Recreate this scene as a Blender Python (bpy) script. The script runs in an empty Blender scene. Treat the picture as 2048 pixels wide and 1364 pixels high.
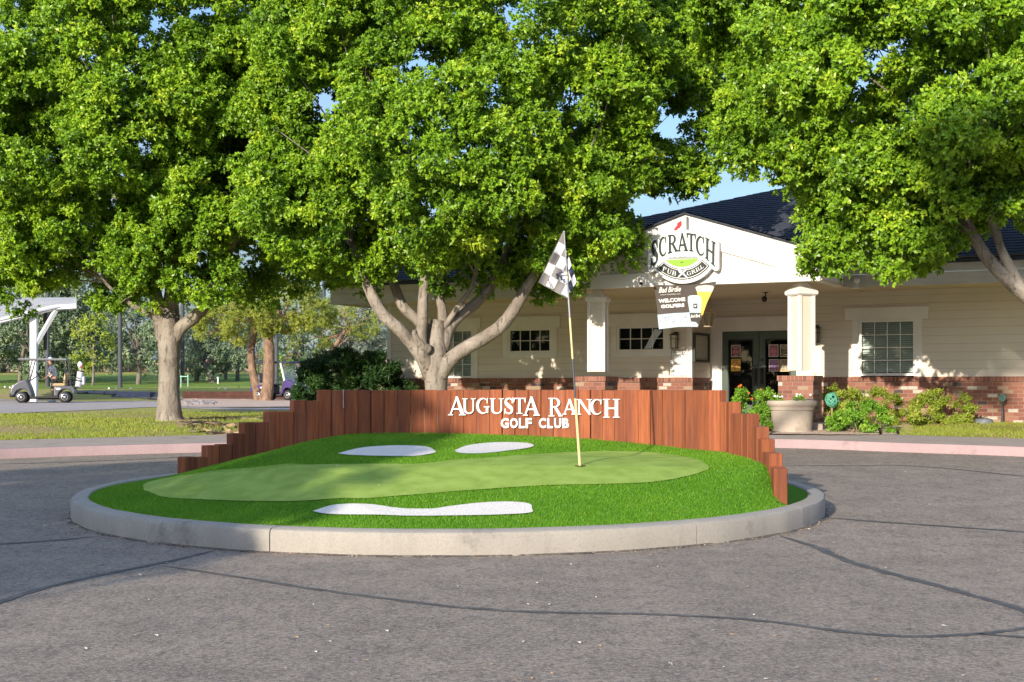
import bpy, math, random
import numpy as np
from mathutils import Matrix, Vector
R = math.radians
random.seed(7); rng = np.random.default_rng(7)
scn = bpy.context.scene
col = scn.collection

# ------------------------------------------------------------------ camera, sky, sun, exposure
F, HZ, CX, ZC = 2700.0, 775.0, 1024.0, 1.4          # focal length and horizon of the photograph in its own pixels
cam_d = bpy.data.cameras.new('camera'); cam = bpy.data.objects.new('camera', cam_d); col.objects.link(cam)
cam.location = (0, 0, ZC); cam.rotation_euler = (R(90), 0, 0)
cam_d.sensor_width = 36; cam_d.lens = F / 2048 * 36; cam_d.shift_y = (HZ - 682) / 2048
cam_d.clip_end = 3000; scn.camera = cam

SUN_EL, SUN_AZ = R(17.0), math.atan2(-.43, -.903)   # sun low behind the camera, a little to the left
world = bpy.data.worlds.new('World'); scn.world = world; world.use_nodes = True
wn, wl = world.node_tree.nodes, world.node_tree.links
sky = wn.new('ShaderNodeTexSky'); sky.sky_type = 'NISHITA'; sky.sun_disc = False
sky.sun_elevation = SUN_EL; sky.sun_rotation = SUN_AZ; sky.air_density = 1.0; sky.dust_density = 1.2; sky.ozone_density = 1.4
wtc = wn.new('ShaderNodeTexCoord'); wmp = wn.new('ShaderNodeMapping'); wmp.inputs['Scale'].default_value = (1.2, 1.2, 7)
wns = wn.new('ShaderNodeTexNoise'); wns.inputs['Scale'].default_value = 2.2; wns.inputs['Detail'].default_value = 7
wrp = wn.new('ShaderNodeValToRGB'); wrp.color_ramp.elements[0].position = .42; wrp.color_ramp.elements[1].position = .72
wrp.color_ramp.elements[1].color = (.75, .75, .75, 1)
wmx = wn.new('ShaderNodeMixRGB'); wmx.inputs[2].default_value = (3.3, 3.4, 3.75, 1)
wl.new(wtc.outputs['Generated'], wmp.inputs[0]); wl.new(wmp.outputs[0], wns.inputs['Vector']); wl.new(wns.outputs['Fac'], wrp.inputs[0])
wl.new(wrp.outputs[0], wmx.inputs[0]); wl.new(sky.outputs[0], wmx.inputs[1])
bg = wn.get('Background') or wn.new('ShaderNodeBackground')
wtn = wn.new('ShaderNodeMixRGB'); wtn.blend_type = 'MULTIPLY'; wtn.inputs[0].default_value = 1; wtn.inputs[2].default_value = (.80, .89, 1.04, 1); wsx = wn.new('ShaderNodeSeparateXYZ'); wmr = wn.new('ShaderNodeMapRange'); wmr.inputs[1].default_value = .02; wmr.inputs[2].default_value = .5; wmr.inputs[3].default_value = .42; wmr.inputs[4].default_value = 1.12
wl.new(wtc.outputs['Generated'], wsx.inputs[0]); wl.new(wsx.outputs[2], wmr.inputs[0]); wvm = wn.new('ShaderNodeMixRGB'); wvm.blend_type = 'MULTIPLY'; wvm.inputs[0].default_value = 1; wl.new(wmx.outputs[0], wvm.inputs[1]); wl.new(wmr.outputs[0], wvm.inputs[2])
wl.new(wvm.outputs[0], wtn.inputs[1]); wl.new(wtn.outputs[0], bg.inputs[0]); bg.inputs[1].default_value = .15

sun_d = bpy.data.lights.new('sun', 'SUN'); sun_d.energy = 3.5; sun_d.angle = R(.5); sun_d.color = (1.0, .885, .73)
sun = bpy.data.objects.new('sun', sun_d); col.objects.link(sun)
LD = Vector((math.cos(SUN_EL) * .43, math.cos(SUN_EL) * .903, -math.sin(SUN_EL)))
sun.rotation_euler = LD.to_track_quat('-Z', 'Y').to_euler(); sun.location = (-20, -40, 15)
vs = scn.view_settings; vs.view_transform = 'Standard'; vs.look = 'None'; vs.gamma = 1; vs.exposure = 0.95; vs.use_curve_mapping = False

# ------------------------------------------------------------------ projection helpers
def P(px, py, Y):
    return np.array([(px - CX) / F * Y, Y, ZC - (py - HZ) / F * Y])
def proj(p):
    p = np.asarray(p); return CX + F * p[..., 0] / p[..., 1], HZ + F * (ZC - p[..., 2]) / p[..., 1]
def rz(y):                                            # the road climbs gently towards the building
    y = np.asarray(y, float); return .026 * (np.clip(y, 11.2, 27) - 11.2)
TT = np.array([(-200, .17), (0, .17), (11, .2), (16, .34), (21, .45), (24, .51), (26, .58), (28.2, .66), (30, .67), (36, .72), (47, .74), (64, .82), (66, .86),
               (69, 1.15), (85, 1.40), (110, 2.35), (130, 2.95), (200, 3.1), (600, 3.4)])
def T(y): return np.interp(y, TT[:, 0], TT[:, 1])
def solve(px, py, h, y0, y1):
    ys = np.linspace(y0, y1, 1500); z = ZC - (py - HZ) / F * ys
    X = (px - CX) / F * ys
    d = z - h(X, ys); i = np.argmax(d < 0) if (d < 0).any() else len(ys) - 1
    return np.array([X[i], ys[i]])
def pixR(px, py): return solve(px, py, lambda x, y: rz(y), 4, 27)
def pixT(px, py): return solve(px, py, lambda x, y: T(y), 20, 140)
TH = R(26.7); O = np.array([8.19, 29.64, 0.0])
U = np.array([math.cos(TH), -math.sin(TH), 0]); V = np.array([math.sin(TH), math.cos(TH), 0])
def bw(s, v, z): return O + U * s + V * v + np.array([0, 0, z])
def _pl(px, py, Pp, n):
    d = np.array([(px - CX) / F, 1, (HZ - py) / F]); c = np.array([0, 0, ZC]); return c + d * (np.dot(Pp - c, n) / np.dot(d, n))
def bp(px, py, v=0.0):                                # picture point -> (s, z) on the facade plane at depth v
    w = _pl(px, py, O + v * V, V) - O; return float(w @ U), float(w[2])
def bs(px, py, s):                                    # picture point -> (v, z) on a plane square to the facade
    w = _pl(px, py, O + s * U, U) - O; return float(w @ V), float(w[2])

# ------------------------------------------------------------------ object helpers
WM = {}
def tag(o, label=None, cat=None, group=None, kind=None):
    if label: o['label'] = label
    if cat: o['category'] = cat
    if group: o['group'] = group
    if kind: o['kind'] = kind
    return o
def thing(name, label, cat, loc=(0, 0, 0), rz_=0.0, group=None, kind=None):
    o = bpy.data.objects.new(name, None); col.objects.link(o); o.empty_display_size = .3
    o.location = [float(a) for a in loc]; o.rotation_euler = (0, 0, rz_)
    WM[o.name] = Matrix.Translation(o.location) @ Matrix.Rotation(rz_, 4, 'Z')
    return tag(o, label, cat, group, kind)
class MB:
    def __init__(s): s.v = []; s.f = []; s.m = []; s.mi = 0
    def add(s, vs, fs):
        b = len(s.v); s.v += [tuple(float(c) for c in p) for p in vs]
        for f in fs: s.f.append(tuple(i + b for i in f)); s.m.append(s.mi)
        return s
    def box(s, c, d, rot=None):
        x, y, z = [a / 2 for a in d]
        vs = [Vector((i * x, j * y, k * z)) for k in (-1, 1) for j in (-1, 1) for i in (-1, 1)]
        if rot is not None: vs = [rot @ p for p in vs]
        return s.add([p + Vector(c) for p in vs], [(0, 2, 3, 1), (4, 5, 7, 6), (0, 1, 5, 4), (2, 6, 7, 3), (0, 4, 6, 2), (1, 3, 7, 5)])
    def bx(s, x0, x1, y0, y1, z0, z1): return s.box(((x0 + x1) / 2, (y0 + y1) / 2, (z0 + z1) / 2), (x1 - x0, y1 - y0, z1 - z0))
    def bbox(s, c, d, b=.01, rot=None):               # box with chamfered edges
        x, y, z = [a / 2 for a in d]; vs = []; idx = {}
        for i in (-1, 1):
            for j in (-1, 1):
                for k in (-1, 1):
                    for ax in range(3):
                        p = [i * x, j * y, k * z]
                        for a2 in range(3):
                            if a2 != ax: p[a2] -= (i, j, k)[a2] * b
                        idx[(i, j, k, ax)] = len(vs); vs.append(Vector(p))
        fs = []
        for ax in range(3):
            a, bb = [q for q in range(3) if q != ax]
            for sgn in (-1, 1):
                q = []
                for (m, n) in ((-1, -1), (1, -1), (1, 1), (-1, 1)):
                    k3 = [0, 0, 0]; k3[ax] = sgn; k3[a] = m; k3[bb] = n; q.append(idx[(*k3, ax)])
                fs.append(tuple(q))
        for ax in range(3):
            a, bb = [q for q in range(3) if q != ax]
            for m in (-1, 1):
                for n in (-1, 1):
                    k0 = [0, 0, 0]; k0[a] = m; k0[bb] = n; k1 = list(k0); k0[ax] = -1; k1[ax] = 1
                    fs.append((idx[(*k0, a)], idx[(*k1, a)], idx[(*k1, bb)], idx[(*k0, bb)]))
        for i in (-1, 1):
            for j in (-1, 1):
                for k in (-1, 1): fs.append(tuple(idx[(i, j, k, ax)] for ax in range(3)))
        if rot is not None: vs = [rot @ p for p in vs]
        return s.add([p + Vector(c) for p in vs], fs)
    def tube(s, pts, rad, n=10, cap=True, jit=0.0):
        pts = [Vector(p) for p in pts]; N = len(pts)
        if not hasattr(rad, '__len__'): rad = [rad] * N
        vs = []; up = None
        for i, p in enumerate(pts):
            t = (pts[min(i + 1, N - 1)] - pts[max(i - 1, 0)]).normalized()
            if up is None: up = Vector((1, 0, 0)) if abs(t.x) < .9 else Vector((0, 1, 0))
            a = (up - t * up.dot(t)).normalized(); b = t.cross(a); up = a
            for k in range(n):
                an = 2 * math.pi * k / n; r = rad[i] * (1 + jit * (random.random() - .5))
                vs.append(p + a * (r * math.cos(an)) + b * (r * math.sin(an)))
        fs = [(i * n + k, i * n + (k + 1) % n, (i + 1) * n + (k + 1) % n, (i + 1) * n + k) for i in range(N - 1) for k in range(n)]
        if cap: fs += [tuple(range(n - 1, -1, -1)), tuple((N - 1) * n + k for k in range(n))]
        return s.add(vs, fs)
    def lathe(s, c, prof, n=24, axis='z'):
        vs = []
        for (r, h) in prof:
            for k in range(n):
                a = 2 * math.pi * k / n; q = (r * math.cos(a), r * math.sin(a), h)
                if axis == 'y': q = (q[0], q[2], q[1])
                if axis == 'x': q = (q[2], q[0], q[1])
                vs.append((q[0] + c[0], q[1] + c[1], q[2] + c[2]))
        N = len(prof)
        fs = [(i * n + k, i * n + (k + 1) % n, (i + 1) * n + (k + 1) % n, (i + 1) * n + k) for i in range(N - 1) for k in range(n)]
        fs += [tuple(range(n - 1, -1, -1)), tuple((N - 1) * n + k for k in range(n))]
        return s.add(vs, fs)
    def prism(s, poly, fn, d0, d1):                   # poly: 2-D outline, fn(x, y, depth) -> 3-D
        n = len(poly)
        vs = [fn(x, y, d0) for x, y in poly] + [fn(x, y, d1) for x, y in poly]
        return s.add(vs, [tuple(range(n)), tuple(range(2 * n - 1, n - 1, -1))] + [(i, n + i, n + (i + 1) % n, (i + 1) % n) for i in range(n)])
    def grid(s, pts):                                 # pts[i][j]
        a, b = len(pts), len(pts[0])
        return s.add([p for row in pts for p in row], [(i * b + j, i * b + j + 1, (i + 1) * b + j + 1, (i + 1) * b + j) for i in range(a - 1) for j in range(b - 1)])
    def ball(s, c, r, n=10, m=7):
        if not hasattr(r, '__len__'): r = (r, r, r)
        prof = [(math.sin(math.pi * i / m), -math.cos(math.pi * i / m)) for i in range(m + 1)]
        prof[0] = (.02, -1); prof[-1] = (.02, 1)
        b = len(s.v); s.lathe((0, 0, 0), prof, n)
        for i in range(b, len(s.v)): q = s.v[i]; s.v[i] = (c[0] + q[0] * r[0], c[1] + q[1] * r[1], c[2] + q[2] * r[2])
        return s
    def build(s, name, mat, parent=None, smooth=False, local=False, origin=None, label=None):
        me = bpy.data.meshes.new(name)
        va = np.array(s.v, dtype=float).reshape(-1, 3)
        Mx = None
        if parent is not None and not local: Mx = np.array(WM[parent.name].inverted())
        if Mx is not None: va = va @ Mx[:3, :3].T + Mx[:3, 3]
        if origin is not None: va = va - np.array(origin)
        me.from_pydata(va.tolist(), [], s.f)
        for m in (mat if isinstance(mat, (list, tuple)) else [mat]): me.materials.append(m)
        if len(me.polygons) == len(s.m): me.polygons.foreach_set('material_index', s.m)
        if smooth:
            me.polygons.foreach_set('use_smooth', [True] * len(me.polygons))
            if smooth != 'all':
                try: me.set_sharp_from_angle(angle=R(40))
                except Exception: pass
        me.update()
        o = bpy.data.objects.new(name, me); col.objects.link(o)
        if parent is not None: o.parent = parent; WM[o.name] = WM[parent.name]
        else: WM[o.name] = Matrix.Translation(origin) if origin is not None else Matrix.Identity(4)
        if origin is not None: o.location = [float(a) for a in origin]
        if label: o['label'] = label
        return o
def fast_mesh(name, verts, nper, mat, parent=None, tint=None, origin=None):
    """many separate n-gons at once (leaves, blades)"""
    nv = len(verts); nf = nv // nper
    va = np.asarray(verts, dtype=np.float32)
    if parent is not None:
        Mx = np.array(WM[parent.name].inverted(), dtype=np.float32); va = va @ Mx[:3, :3].T + Mx[:3, 3]
    if origin is not None: va = va - np.array(origin, dtype=np.float32)
    me = bpy.data.meshes.new(name)
    me.vertices.add(nv); me.vertices.foreach_set('co', va.ravel())
    me.loops.add(nv); me.loops.foreach_set('vertex_index', np.arange(nv, dtype=np.int32))
    me.polygons.add(nf); me.polygons.foreach_set('loop_start', np.arange(0, nv, nper, dtype=np.int32))
    try: me.polygons.foreach_set('loop_total', np.full(nf, nper, dtype=np.int32))
    except Exception: pass
    if tint is not None:
        at = me.attributes.new('tint', 'FLOAT', 'POINT'); at.data.foreach_set('value', np.repeat(tint, nper).astype(np.float32))
    me.materials.append(mat); me.update(calc_edges=True); me.validate()
    o = bpy.data.objects.new(name, me); col.objects.link(o)
    if parent is not None: o.parent = parent; WM[o.name] = WM[parent.name]
    elif origin is not None: o.location = [float(a) for a in origin]; WM[o.name] = Matrix.Translation(o.location)
    return o
def cat(pts, n):                                      # Catmull-Rom through points
    p = [np.array(q, float) for q in pts]; p = [2 * p[0] - p[1]] + p + [2 * p[-1] - p[-2]]; out = []
    for i in range(1, len(p) - 2):
        for t in np.linspace(0, 1, n, endpoint=False):
            a, b, c, d = p[i - 1], p[i], p[i + 1], p[i + 2]
            out.append(.5 * (2 * b + (c - a) * t + (2 * a - 5 * b + 4 * c - d) * t * t + (3 * b - a - 3 * c + d) * t ** 3))
    out.append(p[-2]); return out
def inpoly(x, y, poly):
    x = np.asarray(x); r = np.zeros(x.shape, bool); n = len(poly)
    for i in range(n):
        x0, y0 = poly[i]; x1, y1 = poly[(i + 1) % n]
        if y0 == y1: continue
        r ^= ((y0 > y) != (y1 > y)) & (x < (x1 - x0) * (y - y0) / (y1 - y0) + x0)
    return r

# ------------------------------------------------------------------ materials
def newmat(name):
    m = bpy.data.materials.new(name); m.use_nodes = True
    return m, m.node_tree.nodes, m.node_tree.links, m.node_tree.nodes['Principled BSDF']
def mat(name, c, c2=None, sc=5.0, rough=.7, spec=.4, bump=0.0, bsc=40.0, stretch=(1, 1, 1), metal=0.0, det=5.0, lo=.35, hi=.65, bdist=.01, rnd=0.0):
    m, n, l, b = newmat(name)
    b.inputs['Base Color'].default_value = (*c, 1); b.inputs['Roughness'].default_value = rough
    b.inputs['Specular IOR Level'].default_value = spec; b.inputs['Metallic'].default_value = metal
    tc = n.new('ShaderNodeTexCoord'); mp = n.new('ShaderNodeMapping'); mp.inputs['Scale'].default_value = stretch
    l.new(tc.outputs['Object'], mp.inputs[0])
    out = None
    if c2 is not None:
        ns = n.new('ShaderNodeTexNoise'); ns.inputs['Scale'].default_value = sc; ns.inputs['Detail'].default_value = det
        l.new(mp.outputs[0], ns.inputs['Vector'])
        rp = n.new('ShaderNodeValToRGB'); rp.color_ramp.elements[0].position = lo; rp.color_ramp.elements[1].position = hi
        rp.color_ramp.elements[0].color = (*c, 1); rp.color_ramp.elements[1].color = (*c2, 1)
        l.new(ns.outputs['Fac'], rp.inputs[0]); out = rp.outputs[0]
    if rnd and out is not None:
        oi = n.new('ShaderNodeObjectInfo'); mr = n.new('ShaderNodeMapRange'); mr.inputs[3].default_value = 1 - rnd; mr.inputs[4].default_value = 1 + rnd
        l.new(oi.outputs['Random'], mr.inputs[0])
        hs = n.new('ShaderNodeHueSaturation'); l.new(mr.outputs[0], hs.inputs['Value']); l.new(out, hs.inputs['Color']); out = hs.outputs[0]
    if out is not None: l.new(out, b.inputs['Base Color'])
    if bump:
        nb = n.new('ShaderNodeTexNoise'); nb.inputs['Scale'].default_value = bsc; nb.inputs['Detail'].default_value = 6
        l.new(mp.outputs[0], nb.inputs['Vector'])
        bm = n.new('ShaderNodeBump'); bm.inputs['Strength'].default_value = bump; bm.inputs['Distance'].default_value = bdist
        l.new(nb.outputs['Fac'], bm.inputs['Height']); l.new(bm.outputs[0], b.inputs['Normal'])
    return m
def mix(n, l, fac, a, b, blend='MIX'):
    x = n.new('ShaderNodeMixRGB'); x.blend_type = blend
    for i, q in ((0, fac), (1, a), (2, b)):
        if hasattr(q, 'links'): l.new(q, x.inputs[i])
        elif hasattr(q, '__len__'): x.inputs[i].default_value = (*q, 1)
        else: x.inputs[i].default_value = q
    return x.outputs[0]
def noise(n, l, vec, sc, det=5, lo=.4, hi=.6, rough=.5):
    t = n.new('ShaderNodeTexNoise'); t.inputs['Scale'].default_value = sc; t.inputs['Detail'].default_value = det; t.inputs['Roughness'].default_value = rough
    l.new(vec, t.inputs['Vector']); r = n.new('ShaderNodeMapRange'); r.inputs[1].default_value = lo; r.inputs[2].default_value = hi
    l.new(t.outputs['Fac'], r.inputs[0]); return r.outputs[0]
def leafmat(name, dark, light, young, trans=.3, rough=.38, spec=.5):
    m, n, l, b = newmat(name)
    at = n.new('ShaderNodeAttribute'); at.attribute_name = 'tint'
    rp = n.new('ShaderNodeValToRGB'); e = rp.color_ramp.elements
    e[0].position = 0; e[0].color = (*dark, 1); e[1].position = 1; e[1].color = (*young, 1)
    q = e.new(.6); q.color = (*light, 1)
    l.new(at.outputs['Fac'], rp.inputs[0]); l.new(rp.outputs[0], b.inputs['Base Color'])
    b.inputs['Roughness'].default_value = rough; b.inputs['Specular IOR Level'].default_value = spec
    tr = n.new('ShaderNodeBsdfTranslucent'); hs = n.new('ShaderNodeHueSaturation'); hs.inputs['Value'].default_value = 1.25; hs.inputs['Hue'].default_value = .485
    l.new(rp.outputs[0], hs.inputs['Color']); l.new(hs.outputs[0], tr.inputs['Color'])
    mx = n.new('ShaderNodeMixShader'); mx.inputs[0].default_value = trans
    l.new(b.outputs[0], mx.inputs[1]); l.new(tr.outputs[0], mx.inputs[2]); l.new(mx.outputs[0], n['Material Output'].inputs[0])
    return m
def glassmat(name, tint=(.02, .025, .03), gloss=.12):
    m, n, l, b = newmat(name)
    tr = n.new('ShaderNodeBsdfTransparent'); tr.inputs[0].default_value = (.75, .8, .78, 1)
    gl = n.new('ShaderNodeBsdfGlossy'); gl.inputs['Roughness'].default_value = .02
    fr = n.new('ShaderNodeFresnel'); fr.inputs[0].default_value = 1.6
    mx = n.new('ShaderNodeMixShader'); l.new(fr.outputs[0], mx.inputs[0]); l.new(tr.outputs[0], mx.inputs[1]); l.new(gl.outputs[0], mx.inputs[2])
    l.new(mx.outputs[0], n['Material Output'].inputs[0]); return m
def brickmat(name, bwid, row):
    m, n, l, b = newmat(name)
    tc = n.new('ShaderNodeTexCoord'); sp = n.new('ShaderNodeSeparateXYZ'); l.new(tc.outputs['Object'], sp.inputs[0])
    ad = n.new('ShaderNodeMath'); l.new(sp.outputs[0], ad.inputs[0]); l.new(sp.outputs[1], ad.inputs[1])
    cb = n.new('ShaderNodeCombineXYZ'); l.new(ad.outputs[0], cb.inputs[0]); l.new(sp.outputs[2], cb.inputs[1])
    br = n.new('ShaderNodeTexBrick'); l.new(cb.outputs[0], br.inputs['Vector'])
    br.inputs['Color1'].default_value = (0, 0, 0, 1); br.inputs['Color2'].default_value = (1, 1, 1, 1); br.inputs['Mortar'].default_value = (.5, .5, .5, 1)
    br.inputs['Scale'].default_value = 1; br.inputs['Mortar Size'].default_value = .006; br.inputs['Mortar Smooth'].default_value = .2
    br.inputs['Brick Width'].default_value = bwid; br.inputs['Row Height'].default_value = row; br.offset = .5
    rp = n.new('ShaderNodeValToRGB'); rp.color_ramp.interpolation = 'CONSTANT'; e = rp.color_ramp.elements
    cols = [(0, (.185, .066, .043)), (.16, (.265, .098, .06)), (.33, (.215, .076, .052)), (.47, (.30, .128, .085)), (.60, (.24, .092, .062))]
    if bwid > .15: cols += [(.66, (.06, .045, .048)), (.75, (.34, .23, .15)), (.83, (.50, .44, .375)), (.91, (.26, .10, .065))]
    e[0].color = (*cols[0][1], 1); e[1].position = cols[1][0]; e[1].color = (*cols[1][1], 1)
    for pos, c in cols[2:]: q = e.new(pos); q.color = (*c, 1)
    l.new(br.outputs['Color'], rp.inputs[0])
    nz = noise(n, l, tc.outputs['Object'], 30, 5, .3, .8); c1 = mix(n, l, nz, rp.outputs[0], (.12, .07, .05), 'MIX')
    x = n.new('ShaderNodeMixRGB'); x.inputs[0].default_value = .25; l.new(rp.outputs[0], x.inputs[1]); l.new(c1, x.inputs[2])
    c2 = mix(n, l, br.outputs['Fac'], x.outputs[0], (.30, .22, .18))
    l.new(c2, b.inputs['Base Color']); b.inputs['Roughness'].default_value = .85
    bm = n.new('ShaderNodeBump'); bm.inputs['Strength'].default_value = .8; bm.inputs['Distance'].default_value = -.008
    l.new(br.outputs['Fac'], bm.inputs['Height']); l.new(bm.outputs[0], b.inputs['Normal'])
    return m
def roadmat():
    m, n, l, b = newmat('asphalt')
    tc = n.new('ShaderNodeTexCoord'); v = tc.outputs['Object']
    big = noise(n, l, v, .35, 4, .35, .65); mid = noise(n, l, v, 1.7, 6, .35, .7, .65); fine = noise(n, l, v, 30, 6, .40, .58, .8)
    c = mix(n, l, big, (.365, .30, .233), (.42, .345, .268))
    c = mix(n, l, mid, c, (.25, .206, .163))
    st = n.new('ShaderNodeMapping'); st.inputs['Scale'].default_value = (1.0, .45, 1); l.new(v, st.inputs[0])
    fl = noise(n, l, st.outputs[0], 11, 7, .50, .66, .7); x0 = n.new('ShaderNodeMath'); x0.operation = 'MULTIPLY'; x0.inputs[1].default_value = .6; l.new(fl, x0.inputs[0])
    c = mix(n, l, x0.outputs[0], c, (.115, .100, .086))
    c = mix(n, l, fine, mix(n, l, .55, c, (.06, .055, .052)), c)
    vo = n.new('ShaderNodeTexVoronoi'); vo.inputs['Scale'].default_value = 75; l.new(v, vo.inputs['Vector'])
    hsv = n.new('ShaderNodeSeparateColor'); l.new(vo.outputs['Color'], hsv.inputs[0])
    mr = n.new('ShaderNodeMapRange'); mr.inputs[1].default_value = .72; mr.inputs[2].default_value = .95; l.new(hsv.outputs[0], mr.inputs[0])
    x1 = n.new('ShaderNodeMath'); x1.operation = 'MULTIPLY'; x1.inputs[1].default_value = .75; l.new(mr.outputs[0], x1.inputs[0])
    c = mix(n, l, x1.outputs[0], c, (.40, .335, .28))
    v2 = n.new('ShaderNodeTexVoronoi'); v2.inputs['Scale'].default_value = 52; l.new(v, v2.inputs['Vector']); s2 = n.new('ShaderNodeSeparateColor'); l.new(v2.outputs['Color'], s2.inputs[0])
    m2 = n.new('ShaderNodeMapRange'); m2.inputs[1].default_value = .55; m2.inputs[2].default_value = .95; l.new(s2.outputs[1], m2.inputs[0]); x2 = n.new('ShaderNodeMath'); x2.operation = 'MULTIPLY'; x2.inputs[1].default_value = .42; l.new(m2.outputs[0], x2.inputs[0])
    c = mix(n, l, x2.outputs[0], c, (.085, .076, .07))
    l.new(c, b.inputs['Base Color']); b.inputs['Roughness'].default_value = .85; b.inputs['Specular IOR Level'].default_value = .25
    bm = n.new('ShaderNodeBump'); bm.inputs['Strength'].default_value = .7; bm.inputs['Distance'].default_value = .006
    nb = n.new('ShaderNodeTexNoise'); nb.inputs['Scale'].default_value = 95; nb.inputs['Detail'].default_value = 5; l.new(v, nb.inputs['Vector'])
    l.new(nb.outputs['Fac'], bm.inputs['Height']); l.new(bm.outputs[0], b.inputs['Normal'])
    return m
def lawnmat(name, g1, g2, dirt, dl, dh, sc=.5):
    m, n, l, b = newmat(name)
    tc = n.new('ShaderNodeTexCoord'); v = tc.outputs['Object']
    c = mix(n, l, noise(n, l, v, sc, 5, .35, .65), g1, g2)
    c = mix(n, l, noise(n, l, v, sc * 1.7, 6, dl, dh, .65), c, dirt)
    c = mix(n, l, noise(n, l, v, 14, 6, .45, .75, .7), c, tuple(a * .6 for a in g1))
    l.new(c, b.inputs['Base Color']); b.inputs['Roughness'].default_value = .9; b.inputs['Specular IOR Level'].default_value = .15
    bm = n.new('ShaderNodeBump'); bm.inputs['Strength'].default_value = .9; bm.inputs['Distance'].default_value = .05
    nb = n.new('ShaderNodeTexNoise'); nb.inputs['Scale'].default_value = 30; nb.inputs['Detail'].default_value = 6; l.new(v, nb.inputs['Vector'])
    l.new(nb.outputs['Fac'], bm.inputs['Height']); l.new(bm.outputs[0], b.inputs['Normal'])
    return m
def gravelmat(name, c1, c2, c3, sc=28):
    m, n, l, b = newmat(name)
    tc = n.new('ShaderNodeTexCoord'); v = tc.outputs['Object']
    vo = n.new('ShaderNodeTexVoronoi'); vo.inputs['Scale'].default_value = sc; l.new(v, vo.inputs['Vector'])
    sp = n.new('ShaderNodeSeparateColor'); l.new(vo.outputs['Color'], sp.inputs[0])
    rp = n.new('ShaderNodeValToRGB'); e = rp.color_ramp.elements; e[0].color = (*c1, 1); e[1].color = (*c3, 1); q = e.new(.5); q.color = (*c2, 1)
    l.new(sp.outputs[0], rp.inputs[0]); l.new(rp.outputs[0], b.inputs['Base Color']); b.inputs['Roughness'].default_value = .9
    bm = n.new('ShaderNodeBump'); bm.inputs['Strength'].default_value = .8; bm.inputs['Distance'].default_value = -.02
    l.new(vo.outputs['Distance'], bm.inputs['Height']); l.new(bm.outputs[0], b.inputs['Normal'])
    return m
def woodmat():
    m, n, l, b = newmat('stained_timber')
    tc = n.new('ShaderNodeTexCoord'); oi = n.new('ShaderNodeObjectInfo')
    mp = n.new('ShaderNodeMapping'); mp.inputs['Scale'].default_value = (14, 14, 1.1)
    va = n.new('ShaderNodeVectorMath'); sc = n.new('ShaderNodeVectorMath'); sc.operation = 'SCALE'; sc.inputs['Scale'].default_value = 37
    cb = n.new('ShaderNodeCombineXYZ')
    for i in range(3): l.new(oi.outputs['Random'], cb.inputs[i])
    l.new(cb.outputs[0], sc.inputs[0]); l.new(tc.outputs['Object'], mp.inputs[0]); l.new(mp.outputs[0], va.inputs[0]); l.new(sc.outputs[0], va.inputs[1])
    g = noise(n, l, va.outputs[0], 2.2, 7, .3, .7, .6)
    c = mix(n, l, g, (.33, .10, .037), (.20, .057, .024))
    blotch = noise(n, l, va.outputs[0], .55, 4, .45, .8)
    c = mix(n, l, blotch, c, (.15, .045, .028))
    mp2 = n.new('ShaderNodeMapping'); mp2.inputs['Scale'].default_value = (1.6, 1.6, .9); l.new(va.outputs[0], mp2.inputs[0])
    fade = noise(n, l, mp2.outputs[0], .9, 5, .55, .85); x = n.new('ShaderNodeMath'); x.operation = 'MULTIPLY'; x.inputs[1].default_value = .5; l.new(fade, x.inputs[0])
    c = mix(n, l, x.outputs[0], c, (.34, .17, .105))
    mr = n.new('ShaderNodeMapRange'); mr.inputs[3].default_value = .74; mr.inputs[4].default_value = 1.22; l.new(oi.outputs['Random'], mr.inputs[0])
    hs = n.new('ShaderNodeHueSaturation'); l.new(mr.outputs[0], hs.inputs['Value']); l.new(c, hs.inputs['Color'])
    l.new(hs.outputs[0], b.inputs['Base Color']); b.inputs['Roughness'].default_value = .75; b.inputs['Specular IOR Level'].default_value = .3
    bm = n.new('ShaderNodeBump'); bm.inputs['Strength'].default_value = .5; bm.inputs['Distance'].default_value = .006
    l.new(g, bm.inputs['Height']); l.new(bm.outputs[0], b.inputs['Normal'])
    return m
def barkmat():
    m, n, l, b = newmat('pale_bark')
    tc = n.new('ShaderNodeTexCoord'); v = tc.outputs['Object']
    mp = n.new('ShaderNodeMapping'); mp.inputs['Scale'].default_value = (1, 1, .4); l.new(v, mp.inputs[0]); w = mp.outputs[0]
    c = mix(n, l, noise(n, l, w, 3.2, 6, .3, .72, .6), (.32, .278, .235), (.17, .143, .118))
    c = mix(n, l, noise(n, l, v, 1.3, 5, .5, .72, .6), c, (.41, .365, .315))
    mp2 = n.new('ShaderNodeMapping'); mp2.inputs['Scale'].default_value = (1, 1, .22); l.new(v, mp2.inputs[0])
    cr = noise(n, l, mp2.outputs[0], 13, 7, .56, .72, .7); c = mix(n, l, cr, c, (.19, .155, .125))
    mp3 = n.new('ShaderNodeMapping'); mp3.inputs['Scale'].default_value = (1, 1, 5); l.new(v, mp3.inputs[0])
    rg = noise(n, l, mp3.outputs[0], 3.5, 5, .60, .70, .6); c = mix(n, l, rg, c, (.19, .155, .125))
    l.new(c, b.inputs['Base Color']); b.inputs['Roughness'].default_value = .92; b.inputs['Specular IOR Level'].default_value = .2
    h = mix(n, l, .5, noise(n, l, w, 9, 7, .2, .8, .65), noise(n, l, v, 2.5, 4, .2, .8)); h = mix(n, l, cr, h, (0, 0, 0))
    bm = n.new('ShaderNodeBump'); bm.inputs['Strength'].default_value = 1.0; bm.inputs['Distance'].default_value = .05
    l.new(h, bm.inputs['Height']); l.new(bm.outputs[0], b.inputs['Normal'])
    return m
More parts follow.
